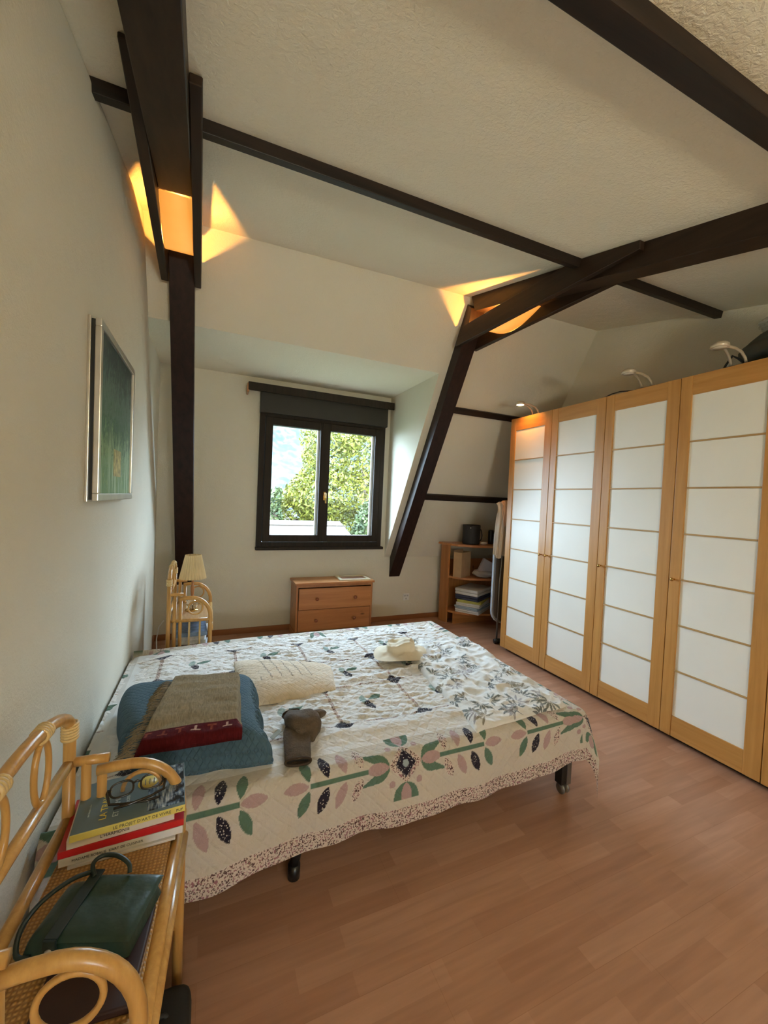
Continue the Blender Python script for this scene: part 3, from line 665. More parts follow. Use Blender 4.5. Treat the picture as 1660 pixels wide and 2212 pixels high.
# ------------------------------------------------------------------ rattan bedside stand (built once, copied)
def rattan_stand(name, label, loc):
    t = thing(name, label, 'bedside table', loc, group='rattan bedside stands')
    W_ = .47; DP = .255
    # hoop back: twin posts joined by a bowed top rail
    hoop = [(0, 0, 0), (0, 0, .72)]+[(0, 0, .775)]+[(0, .012+.0*i, .79+.0*i) for i in (0,)]
    hp = [(0, W_*.5-W_*.5*math.cos(a), .785+.085*math.sin(a)) for a in np.linspace(.12, PI-.12, 18)]
    MB().tube(hp, .0135, 14).build('back_hoop', M_RATTAN, t, local=True)
    for y in (0, W_):
        MB().tube([(0, y, 0), (0, y, .40), (0, y, .80)], .0135, 12).build('back_post', M_RATTAN, t, local=True)
        for xx, zt in ((.036, .70), (.070, .665)):
            MB().tube([(xx, y, 0), (xx, y, zt)], .0110, 12).build('side_post', M_RATTAN, t, local=True)
        MB().tube([(-.01, y, .702), (.085, y, .702)], .0115, 12).build('short_rail', M_RATTAN, t, local=True)
        # arm: leaves the side post, bows over and runs down as the front leg
        arm = [(.06, y, .672), (.10, y, .676)]+[(.135+.118*math.sin(a), y, .545+.131*math.cos(a)) for a in np.linspace(.05, PI/2, 10)]+[(.255, y, .40), (.256, y, .2), (.256, y, .001)]
        MB().tube(arm, .0130, 14).build('arm_leg', M_RATTAN, t, local=True)
        MB().tube(arc(.160, .607, .044, 0, 360, 28, y)[:-1], .0055, 8, closed=True).build('ring', M_RATTAN, t, local=True)
        MB().tube([(.02, y, .525), (.25, y, .525)], .0115, 12).build('side_rail', M_RATTAN, t, local=True)
        for xx in (.125, .19):
            MB().tube([(xx, y, .22), (xx, y, .525)], .0065, 8).build('spindle', M_BIND, t, local=True)
        MB().tube([(.02, y, .205), (.25, y, .205)], .011, 12).build('lower_side_rail', M_RATTAN, t, local=True)
        bb = MB()
        for k in range(7): bb.tube(arc(0, 0, .0195, 0, 360, 14, 0, 'xy')[:-1], .0032, 6, closed=True) if False else None
        for zz in (.765, .772, .779, .786, .793, .800): bb.tube([(.0152*math.cos(a), y+.0152*math.sin(a), zz+.0) for a in np.linspace(0, 2*PI, 15)[:-1]], .0042, 6, closed=True)
        bb.build('cane_binding', M_BIND, t, local=True)
    for yy in (.150, W_-.150):
        MB().tube([(0, yy+.034*math.cos(a), .778+.066*math.sin(a)) for a in np.linspace(0, 2*PI, 29)[:-1]], .0065, 8, closed=True).build('oval_ring', M_RATTAN, t, local=True)
        bb = MB()
        for q in (-.012, -.004, .004, .012):
            bb.tube([(.0152*math.cos(a), yy+q, .862+.0152*math.sin(a)) for a in np.linspace(0, 2*PI, 15)[:-1]], .0042, 6, closed=True)
        bb.build('cane_binding', M_BIND, t, local=True)
    MB().tube([(0, 0, .702), (0, W_, .702)], .0125, 12).build('back_rail', M_RATTAN, t, local=True)
    MB().tube([(0, 0, .56), (0, W_, .56)], .0125, 12).build('back_rail', M_RATTAN, t, local=True)
    MB().tube([(.255, -.01, .512), (.255, W_+.01, .512)], .0135, 12).build('front_rail', M_RATTAN, t, local=True)
    MB().tube([(.262, 0, .455), (.262, W_, .455)], .0120, 12).build('front_rail', M_RATTAN, t, local=True)
    m = M_WEAVE
    for z, nm in ((.518, 'top_shelf'), (.205, 'lower_shelf')):
        MB().box(.012, .244, .008, W_-.008, z-.006, z+.010, .003).build(nm, m, t, local=True)
    return t
M_WEAVE, nt, bs = newmat('woven_rattan_mat')
c = coords(nt, (1, 1, 1)); wv = N(nt, 'ShaderNodeTexWave', Scale=38.0, Distortion=1.0, Detail=1.0, bands_direction='X'); L(nt, c, wv.inputs['Vector'])
wv2 = N(nt, 'ShaderNodeTexWave', Scale=38.0, Distortion=1.0, Detail=1.0, bands_direction='Y'); L(nt, c, wv2.inputs['Vector'])
wm = N(nt, 'ShaderNodeMath', operation='MULTIPLY'); L(nt, wv.outputs[1], wm.inputs[0]); L(nt, wv2.outputs[1], wm.inputs[1])
L(nt, ramp(nt, wm.outputs[0], [(0, (.34, .17, .05)), (.6, (.58, .33, .11))]), bs.inputs['Base Color']); bs.inputs['Roughness'].default_value = .5; bump(nt, wm.outputs[0], .6, .003, bs)
def copy_tree(o, parent=None):
    c = o.copy(); COL.objects.link(c); c.parent = parent
    for ch_ in list(o.children): copy_tree(ch_, c)
    return c
ns1 = rattan_stand('rattan_bedside_stand', 'rattan bedside stand in the near left corner, holding books and a pouch', (-.335, .722, 0))
ns1.rotation_euler[2] = math.radians(-3.7)
ns2 = copy_tree(ns1); ns2.location = (-.238, 2.95, 0); ns2.rotation_euler[2] = 0
tag(ns2, 'rattan bedside stand beyond the bed, holding the pleated lamp', 'bedside table', 'rattan bedside stands')

# bedside lamp on the far stand
lp = thing('table_lamp', 'small table lamp with cream pleated shade on the far rattan stand', 'lamp', (-.108, 3.19, .528))
MB().lathe([(.001, 0), (.045, 0), (.045, .006), (.02, .012), (.001, .014)], 24).build('base', M_BRASS, lp, local=True)
m, nt, b = newmat('clear_glass'); b.inputs['Transmission Weight'].default_value = .9; b.inputs['Roughness'].default_value = .05; b.inputs['Base Color'].default_value = (.9, .85, .75, 1)
MB().lathe([(.012, .012), (.032, .022), (.040, .045), (.032, .068), (.012, .080)], 24).build('glass_body', m, lp, local=True)
MB().lathe([(.010, .078), (.016, .088), (.009, .10), (.012, .13), (.013, .17), (.008, .185), (.008, .24)], 16).build('stem', M_PINEZ, lp, local=True)
M_SHADE = plain('cream_shade', (.68, .53, .30), .8)
MB().lathe([(.088, .235), (.052, .405)], 52, pleat=.045).lathe([(.085, .236), (.050, .404)], 52, pleat=.045).build('lamp_shade', M_SHADE, lp, local=True)
# newspapers on the far lower shelf
zq = .216
for k in range(7):
    h_ = .026+.010*random.random(); cc = [(.62, .66, .72), (.25, .36, .55), (.66, .66, .64), (.14, .13, .14), (.5, .55, .62), (.68, .68, .67), (.22, .15, .14)][(k*3+4) % 7]
    lab = 'magazine bundle in the stack under the far rattan stand, %s' % ('topmost' if k == 6 else 'bottom one' if k == 0 else ['', 'second from the bottom', 'third from the bottom', 'fourth from the bottom', 'third from the top', 'second from the top'][k])
    tag(MB().box(-.10, .10, -.15, .15, 0, h_-.001, .002, mat=Matrix.Translation((-.108, 3.17, zq)) @ Matrix.Rotation(math.radians(random.uniform(-5, 5)), 4, 'Z')).build('magazine', plain('magazine_%d' % k, cc, .5, var=.35, nscale=25)), lab, 'magazine', 'magazines under the far stand'); zq += h_
tag(MB().tube([(-.30, 3.35, .42), (-.33, 3.33, .38), (-.34, 3.30, .30), (-.33, 3.25, .18), (-.30, 3.2, .07), (-.27, 3.15, .02)], .004, 8).build('lamp_cable', M_WHITEPL), 'white lamp cable hanging behind the far rattan stand', 'cable')

# ------------------------------------------------------------------ bed
BX0, BX1, BY0, BY1, BZ = -.40, 1.65, 1.36, 2.77, .43
bed = thing('bed', 'double bed with metal legs on castors, head against the left wall', 'bed', (.62, 2.06, 0))
MB().box(BX0, BX1-.03, BY0+.03, BY1-.03, .245, .40, .035).build('mattress', M_PAPER, bed)
MB().box(BX0, BX1-.02, BY0+.04, BY0+.08, .205, .245, .003).box(BX0, BX1-.04, BY1-.08, BY1-.04, .205, .245, .003).box(BX0, BX0+.04, BY0+.04, BY1-.04, .205, .245, .003).box(BX1-.08, BX1-.04, BY0+.04, BY1-.04, .205, .245, .003).box(.6, .64, BY0+.04, BY1-.04, .205, .24).build('frame', M_DARKMETAL, bed)
for (x, y, k) in ((1.610, 1.385, 0), (1.02, 1.50, 1), (.315, 1.41, 2), (1.585, 2.70, 0), (.315, 2.70, 2)):
    if k == 0: lg = MB().box(x-.03, x+.005, y-.02, y+.02, .055, .21, .002).build('leg', M_DARKMETAL, bed); MB().box(x+.006, x+.034, y-.02, y+.02, .05, .21, .002).build('leg_plate', M_STEEL, lg)
    elif k == 1: lg = MB().box(x-.02, x+.02, y-.02, y+.02, .06, .21, .002).build('leg', M_DARKMETAL, bed)
    else: lg = MB().tube([(x+.03, y, .21), (x, y, .045)], .017, 12).build('leg', M_DARKMETAL, bed)
    if k < 2:
        for dx in (-.014, .014): MB().tube([(x+dx-.008+.008, y-.0, .026), (x+dx+.008, y-.0, .026)], .025, 16).build('castor', M_STEEL, lg)
    else: MB().tube([(x, y, .0), (x, y, .05)], .022, 14).build('foot', M_BLACKPL, lg)

CREAM = np.array((.56, .50, .42)); GREEN = np.array((.095, .165, .115)); NAVY = np.array((.02, .018, .03)); PINK = np.array((.36, .245, .225)); WHT = np.array((.74, .71, .67))
def leaf(h, q, ch_, cq, ang, ln, wd_):
    c_, s_ = math.cos(ang), math.sin(ang); a = (h-ch_)*c_+(q-cq)*s_; b = -(h-ch_)*s_+(q-cq)*c_
    t = np.clip(np.abs(a)/(ln/2), 0, 1); return (np.abs(a) < ln/2) & (np.abs(b) < wd_/2*(1-t**2)**.85)
def put(col, mask, sel, c, m=None):
    col[sel] = c; mask[sel] = 0
    if m is not None: mask[sel, m] = 1
def border(col, mask, s, q, on):
    """applique vine along a border; s: signed distance from nearest flower, q: offset from the vine (outwards +)"""
    h = np.abs(s)
    def P(sel, c, m=None): put(col, mask, sel & on, c, m)
    P((h+np.abs(q) < .070), WHT, 0)
    P(((h/.042+np.abs(q)/.050) < 1), NAVY, 1); P((h**2+q**2 < .013**2), np.array((.30, .36, .36)))
    for dq in (-.065, .065): P(((h-.056)**2+(q-dq)**2 < .012**2), PINK, 2)
    for (a, b) in ((h, q), (q, s), (-q, s)):
        e = ((a-.118)/.052)**2+(b/.050)**2 < 1
        cup = (e & (a < .122)) | ((a >= .118) & (a < .172) & (np.abs(b) < .050+.10*(a-.118)) & (np.abs(b) > .014+(a-.118)*.62))
        P(cup, GREEN); P(leaf(a, b, .112, 0*a, 0, .085, .042) if False else ((np.abs(a-.112) < .044) & (np.abs(b) < .021*(1-np.clip(np.abs(a-.112)/.044, 0, 1)**2)**.8)), PINK, 2)
    P((h > .150) & (h < .365) & (np.abs(q) < .0075), GREEN)
    for hc, c, m in ((.178, WHT, 0), (.240, PINK, 2), (.305, NAVY, 1), (.372, GREEN, None)):
        P(leaf(h, q, hc+.014, .056, math.radians(66), .088, .036), c, m)
        P(leaf(h, q, hc+.004, -.056, math.radians(-80), .088, .036), c, m)
    P(leaf(h, q, .412, 0, 0, .086, .036), PINK, 2)

def make_quilt():
    EV, HEM, HALF, S0 = .060, .275, .48, .705
    ta = np.arange(BX0-.005, BX1+HEM+.001, .0031)
    tb_ = np.concatenate([np.arange(BY0-HEM, BY0+.12, .0026), np.arange(BY0+.12, BY1, .0058), np.arange(BY1, BY1+HEM, .012)])
    A, B = np.meshgrid(ta, tb_, indexing='ij')
    ex = np.maximum(A-BX1, 0); ey = np.where(B < BY0, BY0-B, np.where(B > BY1, B-BY1, 0)); sy_ = np.where(B < BY0, -1, 1)
    # skewed cloth: overhang longer towards the head end on the near side
    Lr = np.hypot(ex, ey)+1e-9
    Lr2 = Lr*(1+np.where(B < BY0, .05*sstep(.5, -.4, A)-.13*sstep(1.15, 1.6, A)*(A <= BX1), 0)+np.where((ex > 0) & (ey > 0), -.13+.28*np.sin(np.arctan2(ey, ex)*2)**1.5, 0)-.13*((ex > 0) & (ey <= 0)))
    R = .045; th = np.minimum(Lr2/R, PI/2); down = np.where(Lr2 < R*PI/2, R*(1-np.cos(th)), R+(Lr2-R*PI/2)); out = np.where(Lr2 < R*PI/2, R*np.sin(th), R)
    hang_ = np.clip((Lr2-.05)/.2, 0, 1)
    flare = .018*hang_+.055*hang_*sstep(.35, -.35, A)*(B < BY0)+.008*hang_*np.sin(A*8.5+1.0)*(ey > 0)+.006*hang_*np.sin(A*19+.4)*(ey > 0)
    corner = (ex > 0) & (ey > 0); phi = np.arctan2(ey, ex)
    flare = np.where(corner, .018*hang_+.050*hang_*np.sin(phi*2)**2+.006*np.sin(phi*6)*hang_, flare)
    X = np.where(ex > 0, BX1, A)-R*.0+(out+flare)*ex/Lr*(ex > 0); Y = np.where(B < BY0, BY0, np.where(B > BY1, BY1, B))+sy_*(out+flare)*ey/Lr*(ey > 0)
    # keep the fold radius inside the mattress line
    X = X-R*(ex > 0)-R*sstep(BX1-.12, BX1, A)*(ex <= 0)*0
    Z = BZ-down*1.0
    X = X+R*(ex > 0)*1.0; 
    top = np.exp(-(Lr/.03)**2)
    edge = sstep(0, .10, np.minimum(np.minimum(B-BY0+.02, BY1-B+.02), BX1-A+.02))
    wr = waves(A, B, 3, 1.2, 9, 16)*.010+waves(A*.6+B*.3, B*1.5, 8, 5, 26, 16, True)*.013*(.5+.5*sstep(.2, .9, A+.3*B-.2))*sstep(BY0+.02, BY0+.25, B)
    wr += .020*np.exp(-((B-(1.56-.06*A+.02*np.sin(A*7)))/.055)**2)*sstep(.30, .55, A)*sstep(1.25, 1.0, A)
    wr += .016*np.exp(-((B-(2.0+.03*np.sin(A*6)))/.03)**2)*sstep(.55, .8, A)*sstep(1.3, 1.1, A)
    Z = Z+wr*edge*(Lr < .01)+np.where(Lr > .01, .004*np.sin(A*31+B*9)*hang_, 0)
    Z = Z-.035*sstep(BX0+.22, BX0, A)*(Lr < .01)-.02*sstep(BY1-.15, BY1, B)*sstep(.3, -.3, A)
    b = MB(); b.grid(X, Y, Z); o = b.build('patchwork_quilt', M_QUILT)
    n = A.size; a_ = A.ravel(); b_ = B.ravel(); col = np.tile(CREAM, (n, 1)).astype(float); mask = np.zeros((n, 3))
    inb = (b_ > BY0+.052) & (b_ < BY1-.052) & (a_ < BX1-.05)
    col[inb] = WHT
    # inner field: sashes, little diamonds, leaf pairs
    gx, gy = .385, .34; ua = (a_-.54) % gx; ub = (b_-(BY0+.21)) % gy; da = np.minimum(ua, gx-ua); db = np.minimum(ub, gy-ub)
    fld = inb & (b_ > BY0+.18) & (b_ < BY1-.18) & (a_ < BX1-.2)
    put(col, mask, fld & ((da < .008) | (db < .006)), WHT, 0)
    put(col, mask, fld & (da/.045+db/.045 < 1), NAVY, 1)
    wa = ua-gx/2; wb = ub-gy/2
    put(col, mask, fld & leaf(wa, wb, .025, .03, math.radians(25), .085, .038), GREEN)
    put(col, mask, fld & leaf(wa, wb, -.02, -.025, math.radians(-70), .085, .036), NAVY, 1)
    put(col, mask, fld & leaf(wa, wb, -.035, .03, math.radians(80), .075, .034), np.array((.30, .38, .34)))
    # borders
    SC_ = BX1+EV-.005
    def cell(v, v0): return (v-v0+HALF) % (2*HALF)-HALF
    ax = a_-S0
    q1 = (BY0-EV)-b_; q2 = b_-(BY1+EV); q3 = a_-(BX1+EV)
    sx_ = cell(a_, S0); on = (np.abs(q1) < .125) & (a_ < BX1-.02)
    border(col, mask, sx_, q1, on)
    on = (np.abs(q2) < .125) & (a_ < BX1-.02) & ~inb; border(col, mask, sx_, q2, on | ((np.abs(q2) < .2) & (a_ < BX1-.02)))
    bl = (BY1-BY0+2*EV)/2; sy2 = b_-(BY0-EV); sy2 = (sy2+bl/2) % bl-bl/2
    on = (np.abs(q3) < .2) & (a_ > BX1-.10); 
    sub = (a_ > BX1-.115) & (np.abs(q3) < .175); border(col, mask, sy2*(2*HALF/bl), q3, sub & ((q1 < .12)))
    # printed hem band and inner seam
    em = np.maximum(np.maximum(BY0-b_, b_-BY1), a_-BX1)
    put(col, mask, em > HEM-.062, WHT, 0)
    paint(o, col, mask, np.stack([a_, b_], 1))
    return tag(o, 'cream patchwork quilt with sewn-on leaf vines spread over the bed', 'quilt')
M_QUILT = textile('applique_quilt', .052, .3, .85, 26)
make_quilt()

# soft slab: folded cloth with rounded edges on a four-point footprint
def slab(corners, z0, h, n=120, m=120, pw=5.0, wob=.012, seed=0, top=None, tuck=.0):
    c = np.array(corners, float); u = np.linspace(0, 1, n); v = np.linspace(0, 1, m)
    # extra rows concentrate at the rims
    ease = lambda t: .5-.5*np.cos(PI*t)
    U, V = np.meshgrid(ease(u), ease(v), indexing='ij')
    X = (1-U)*(1-V)*c[0, 0]+U*(1-V)*c[1, 0]+U*V*c[2, 0]+(1-U)*V*c[3, 0]; Y = (1-U)*(1-V)*c[0, 1]+U*(1-V)*c[1, 1]+U*V*c[2, 1]+(1-U)*V*c[3, 1]
    prof = lambda t: (1-np.abs(2*t-1)**pw)**(1/2.2)
    H = np.minimum(prof(U), prof(V)); H = prof(U)*prof(V)
    w1 = waves(X, Y, seed+1, 1.5, 10, 10); ed = 1-H
    X = X+wob*waves(Y, X, seed+2, 2, 8, 8)*sstep(.25, 0, np.minimum(U, 1-U)); Y = Y+wob*waves(X, Y, seed+3, 2, 8, 8)*sstep(.25, 0, np.minimum(V, 1-V))
    Z = z0+h*H+(w1*.006*H)
    if top is not None: Z = Z+top(U, V, X, Y)*H
    return U, V, X, Y, Z

# plant-print throw folded over the foot of the bed
M_THROW = textile('plant_print_throw', 0, 0, .9, 16, sheen=.5)
def make_throw():
    U, V, X, Y, Z = slab([(1.060, 1.350), (1.625, 1.385), (1.685, 2.34), (1.15, 2.42)], .425, .038, 200, 300, 14, .014, 5,
        lambda U, V, X, Y: waves(X*1.2+Y*.3, Y, 31, 2.2, 11, 14, True)*.020+waves(X, Y*.5, 36, 6, 26, 12)*.008)
    Z = Z-.05*sstep(.97, 1.0, U)
    b = MB(); b.grid(X, Y, Z); o = b.build('plant_print_throw', M_THROW)
    n = X.size; x, y = X.ravel(), Y.ravel(); col = np.tile(np.array((.72, .70, .66)), (n, 1)); r = np.random.default_rng(5)
    for k in range(85):
        cx, cy = r.uniform(1.06, 1.68), r.uniform(1.36, 2.4); c_ = [(.15, .16, .14), (.26, .23, .17), (.33, .30, .30), (.11, .12, .115)][k % 4]; a0 = r.uniform(0, 6.28)
        near = (np.abs(x-cx) < .075) & (np.abs(y-cy) < .075)
        for j in range(r.integers(5, 9)):
            a = a0+j*.62; ln = r.uniform(.035, .062); sel = near & leaf(x, y, cx+math.cos(a)*ln*.62, cy+math.sin(a)*ln*.62, a, ln, .011); col[sel] = c_
    paint(o, col, None, np.stack([x, y], 1))
    tag(o, 'white fluffy throw with grey plant print folded over the bed foot', 'throw')
make_throw()

# scalloped cream pillow sham lying beside the blankets
M_SHAM = textile('cream_quilted_sham', .030, .30, .55, 24)
U, V, X, Y, Z = slab([(.16, 1.86), (.60, 1.90), (.66, 2.18), (.14, 2.40)], .425, .050, 150, 150, 3.2, .008, 17, lambda U, V, X, Y: .020*np.sin(V*3.1)*np.exp(-((U-.3)/.35)**2)+waves(X, Y, 77, 5, 22, 12, True)*.004)
sc_ = .012*np.abs(np.sin(X*26)); Y = Y-sc_*sstep(.12, 0, V)
b = MB(); b.grid(X, Y, Z); o = b.build('cream_pillow_sham', M_SHAM)
x, y = X.ravel(), Y.ravel(); col = np.tile(np.array((.70, .58, .43)), (x.size, 1)); st_ = ((x+.15*y) % .05 < .005) & (x > .25) & (x < .52) & (y > 2.0) & (y < 2.28); col[st_] = (.30, .24, .18)
paint(o, col, None, np.stack([x, y], 1)); tag(o, 'cream quilted pillow sham with scalloped edge beside the tan shawl', 'pillow sham')

# blue quilted coverlet, folded thick
M_BLUE = textile('blue_quilted_coverlet', .024, .55, .5, 14, sheen=0.05)
U, V, X, Y, Z = slab([(-.27, 1.49), (.215, 1.43), (.205, 2.02), (-.345, 2.06)], .425, .125, 160, 160, 9, .014, 41, lambda U, V, X, Y: waves(X, Y, 55, 2, 9, 10)*.006)
X = X+.05*sstep(.35, 0, V)*sstep(.35, 0, U); Y = Y+.06*sstep(.4, 0, V)*sstep(.45, 0, U)
Y = Y-.020*np.sin(np.clip((Z-.43)/.12, 0, 1)*PI*3)**2*sstep(.08, 0, V)*.6
pk = sstep(.93, 1.0, U); X = X+.010*np.sin(Y*160)*pk
b = MB(); b.grid(X, Y, Z); o = b.build('blue_coverlet', M_BLUE)
paint(o, np.tile(np.array((.072, .128, .165)), (X.size, 1)), None, np.stack([X.ravel(), Y.ravel()], 1)); tag(o, 'thick folded blue quilted coverlet at the head of the bed', 'coverlet')

# tan shawl with red border, draped over the blue coverlet
M_TAN, nt, bs = newmat('tan_wool_shawl')
a = N(nt, 'ShaderNodeAttribute', attribute_name='Col'); n1 = N(nt, 'ShaderNodeTexNoise', Scale=1.0, Detail=4.0); L(nt, coords(nt, (260, 40, 40)), n1.inputs['Vector'])
L(nt, mix(nt, 1.0, a.outputs['Color'], ramp(nt, n1.outputs[0], [(.3, (.72, .70, .66)), (.7, (1.15, 1.15, 1.12))]), 'MULTIPLY'), bs.inputs['Base Color']); bs.inputs['Roughness'].default_value = .95; bs.inputs['Sheen Weight'].default_value = .0; bs.inputs['Specular IOR Level'].default_value = .1
n2 = N(nt, 'ShaderNodeTexNoise', Scale=20.0, Detail=4.0, Distortion=.6); L(nt, coords(nt), n2.inputs['Vector']); bump(nt, n2.outputs[0], .6, .012, bs)
sw = thing('tan_shawl', 'tan fringed shawl with dark red border draped over the blue coverlet', 'shawl', (0, 1.7, .56))
def make_shawl():
    n, m = 130, 220; u = np.linspace(0, 1, n); v = np.linspace(0, 1, m); U, V = np.meshgrid(u, v, indexing='ij')
    c = [(-.205, 1.405), (.118, 1.392), (.160, 1.98), (-.130, 2.04)]
    X = (1-U)*(1-V)*c[0][0]+U*(1-V)*c[1][0]+U*V*c[2][0]+(1-U)*V*c[3][0]; Y = (1-U)*(1-V)*c[0][1]+U*(1-V)*c[1][1]+U*V*c[2][1]+(1-U)*V*c[3][1]
    Z = .585+.012*np.sin(V*5)+waves(X, Y*2, 61, 3, 10, 12)*.006
    # near end rolls over and tucks back under; far and right edges bend down on the coverlet
    roll = np.clip((.07-V)/.07, 0, 1); th = roll*PI; R = .021
    Y0_ = Y[:, :]*0+(c[0][1]*(1-U)+c[1][1]*U)+.04
    Y = np.where(V < .07, Y0_-R*np.sin(th)-.0, Y); Z = np.where(V < .07, Z-R*(1-np.cos(th)), Z)
    Z = Z-.055*sstep(.93, 1, U)*sstep(.03, .25, V)-.085*sstep(.86, 1, V)
    Z = Z-.040*sstep(.06, 0, U)
    b = MB(); b.grid(X, Y, Z); b.grid(X[::-1], Y[::-1]+.002, Z[::-1]-.004)
    o = b.build('cloth', M_TAN, sw); col = np.tile(np.array((.265, .205, .125)), (X.size, 1)).reshape(n, m, 3)
    red = V < .135; col[red] = (.080, .008, .010)
    # pale woven T figures in the border
    tu = (U*6.5) % 1.0; odd = (np.floor(U*6.5) % 2) < 1; vv = np.where(odd, (V-.072)/.05, 1-(V-.072)/.05)
    T = (V > .072) & (V < .122) & (((np.abs(tu-.5) < .30) & (vv > .74) & (vv < .95)) | ((np.abs(tu-.5) < .075) & (vv > .1) & (vv < .95)))
    pale = T & ((np.abs(U-.52) < .09) | (np.abs(U-.87) < .09)); rd = T & ~pale
    col[rd] = (.21, .05, .028); col[pale] = (.46, .30, .24)
    paint(o, np.concatenate([col.reshape(-1, 3), col[::-1].reshape(-1, 3)], 0), None, None)
    fr_ = MB(); r = np.random.default_rng(2)
    for k in range(230):
        v_ = r.uniform(.02, .96); x0 = c[0][0]*(1-v_)+c[3][0]*v_; y0 = c[0][1]*(1-v_)+c[3][1]*v_; ln = r.uniform(.03, .06); an = math.radians(r.uniform(165, 215))
        z0 = .553 if v_ < .85 else .53
        fr_.tube([(x0+.004, y0, z0), (x0+ln*.5*math.cos(an), y0+ln*.5*math.sin(an), z0-.0+.003), (x0+ln*math.cos(an), y0+ln*math.sin(an)+r.uniform(-.01, .01), z0-.006-.4*max(0, ln-.045))], .0012, 4)
    fr_.build('fringe', plain('tan_fringe', (.30, .23, .14), .95), sw)
make_shawl()

# two brown woollen mittens
M_WOOL = plain('brown_felted_wool', (.095, .064, .038), .95, var=.25, nscale=30, bmp=.9, bscale=160)
M_CUFF = plain('dark_brown_cuff', (.050, .030, .018), .95); M_INSIDE = plain('dark_opening_cap', (.012, .008, .006), 1.0)
def mitten(label, loc, rot, sec, thumb, wob):
    """sec: (y, half width, height) from the cuff to the tip; lies flat with soft flattened cross-sections"""
    t = thing('woollen_mitten', label, 'mitten', loc, math.radians(rot), 'woollen mittens on the bed')
    vs = []; fs = []; n = 32
    for i, (y, a, h) in enumerate(sec):
        for k in range(n):
            c = 2*PI*k/n; cc, ss = math.cos(c), math.sin(c)
            x = a*math.copysign(abs(cc)**.8, cc)*(1+wob*math.sin(2*c+i*.9)); z = h*.5+h*.5*math.copysign(abs(ss)**.75, ss)*(1+.12*math.sin(5*x/a+i*1.3))
            vs.append((x, y+.006*math.sin(3*c+i), max(z, .001)))
    for i in range(len(sec)-1):
        for k in range(n): fs.append((i*n+k, i*n+(k+1) % n, (i+1)*n+(k+1) % n, (i+1)*n+k))
    MB().add(vs, fs, True).build('hand_pouch', M_WOOL, t, local=True)
    y0, a0, h0 = sec[0]
    MB().add([(v[0]*.9, v[1]+.012, v[2]*.85+.002) for v in vs[:n]], [tuple(range(n))]).build('opening_cap', M_INSIDE, t, local=True)  # near-black cap standing in for the dark inside of the cuff
    MB().tube([(a0*math.copysign(abs(math.cos(c))**.8, math.cos(c)), y0, h0*.5+h0*.5*math.copysign(abs(math.sin(c))**.75, math.sin(c))) for c in np.linspace(0, 2*PI, 29)[:-1]], .0045, 8, closed=True).build('cuff', M_CUFF, t, local=True)
    if thumb: MB().tube([thumb[0]]+[tuple(np.array(thumb[0])*(1-f)+np.array(thumb[1])*f) for f in (.3, .6, .85, 1)], [.017, .020, .018, .012, .003], 14).build('thumb', M_WOOL, t, local=True)
    return t
mitten('brown woollen mitten lying flat on the quilt, its cuff towards the viewer', (.312, 1.40, .436), -9,
    [(-.02, .044, .026), (.0, .046, .034), (.05, .047, .040), (.10, .050, .044), (.15, .052, .042), (.19, .044, .034), (.215, .025, .018), (.222, .004, .004)], None, .03)
mitten('brown woollen mitten folded over the other one, its tip hanging to the right', (.352, 1.640, .440), 192,
    [(-.055, .036, .030), (-.02, .046, .040), (.01, .056, .058), (.045, .064, .074), (.08, .066, .078), (.11, .060, .070), (.135, .045, .050), (.148, .022, .024), (.151, .003, .004)], ((-.045, .045, .040), (-.128, .020, .020)), .03)
lb = thing('care_label', 'small pale care label poking out from the brown mittens', 'label', (.262, 1.585, .44), math.radians(30))
MB().box(-.022, .022, -.010, .010, 0, .0025, .001, mat=Matrix.Rotation(math.radians(-18), 4, 'Y')).build('tab', plain('grey_satin', (.45, .50, .48), .35), lb, local=True)

# cream sun hat
ht = thing('cream_sun_hat', 'crumpled cream cloth sun hat lying on the quilt near the throw', 'hat', (1.09, 2.17, .448))
M_HAT = plain('cream_cotton', (.72, .62, .45), .85, bmp=.4, bscale=14)
n, k = 72, 26; U, V = np.meshgrid(np.linspace(0, 2*PI, n), np.linspace(0, 1, k)); 
r_ = np.where(V < .52, .088*np.sin(np.clip(V/.52, 0, 1)*PI/2)**.8, .088+.078*(V-.52)/.48); z_ = np.where(V < .52, .040+.048*np.sqrt(np.clip(1-(V/.52)**3.2, 0, 1)), .040-.034*((V-.52)/.48)**.8)
w_ = waves(np.cos(U)*V*2, np.sin(U)*V*2, 14, .4, 2.6, 10); Xh = r_*np.cos(U)*1.05*(1+.07*np.sin(2*U)); Yh = r_*np.sin(U)*.86; Zh = z_*(1+.28*w_)+.007*np.sin(3*U+.8)*sstep(.5, 1, V)+.006*sstep(.5, 1, V)
Zh = np.maximum(Zh, .001)
MB().grid(Xh, Yh, Zh).grid(Xh[:, ::-1]*.985, Yh[:, ::-1]*.985, Zh[:, ::-1]-.002).build('crown_and_brim', M_HAT, ht, local=True)

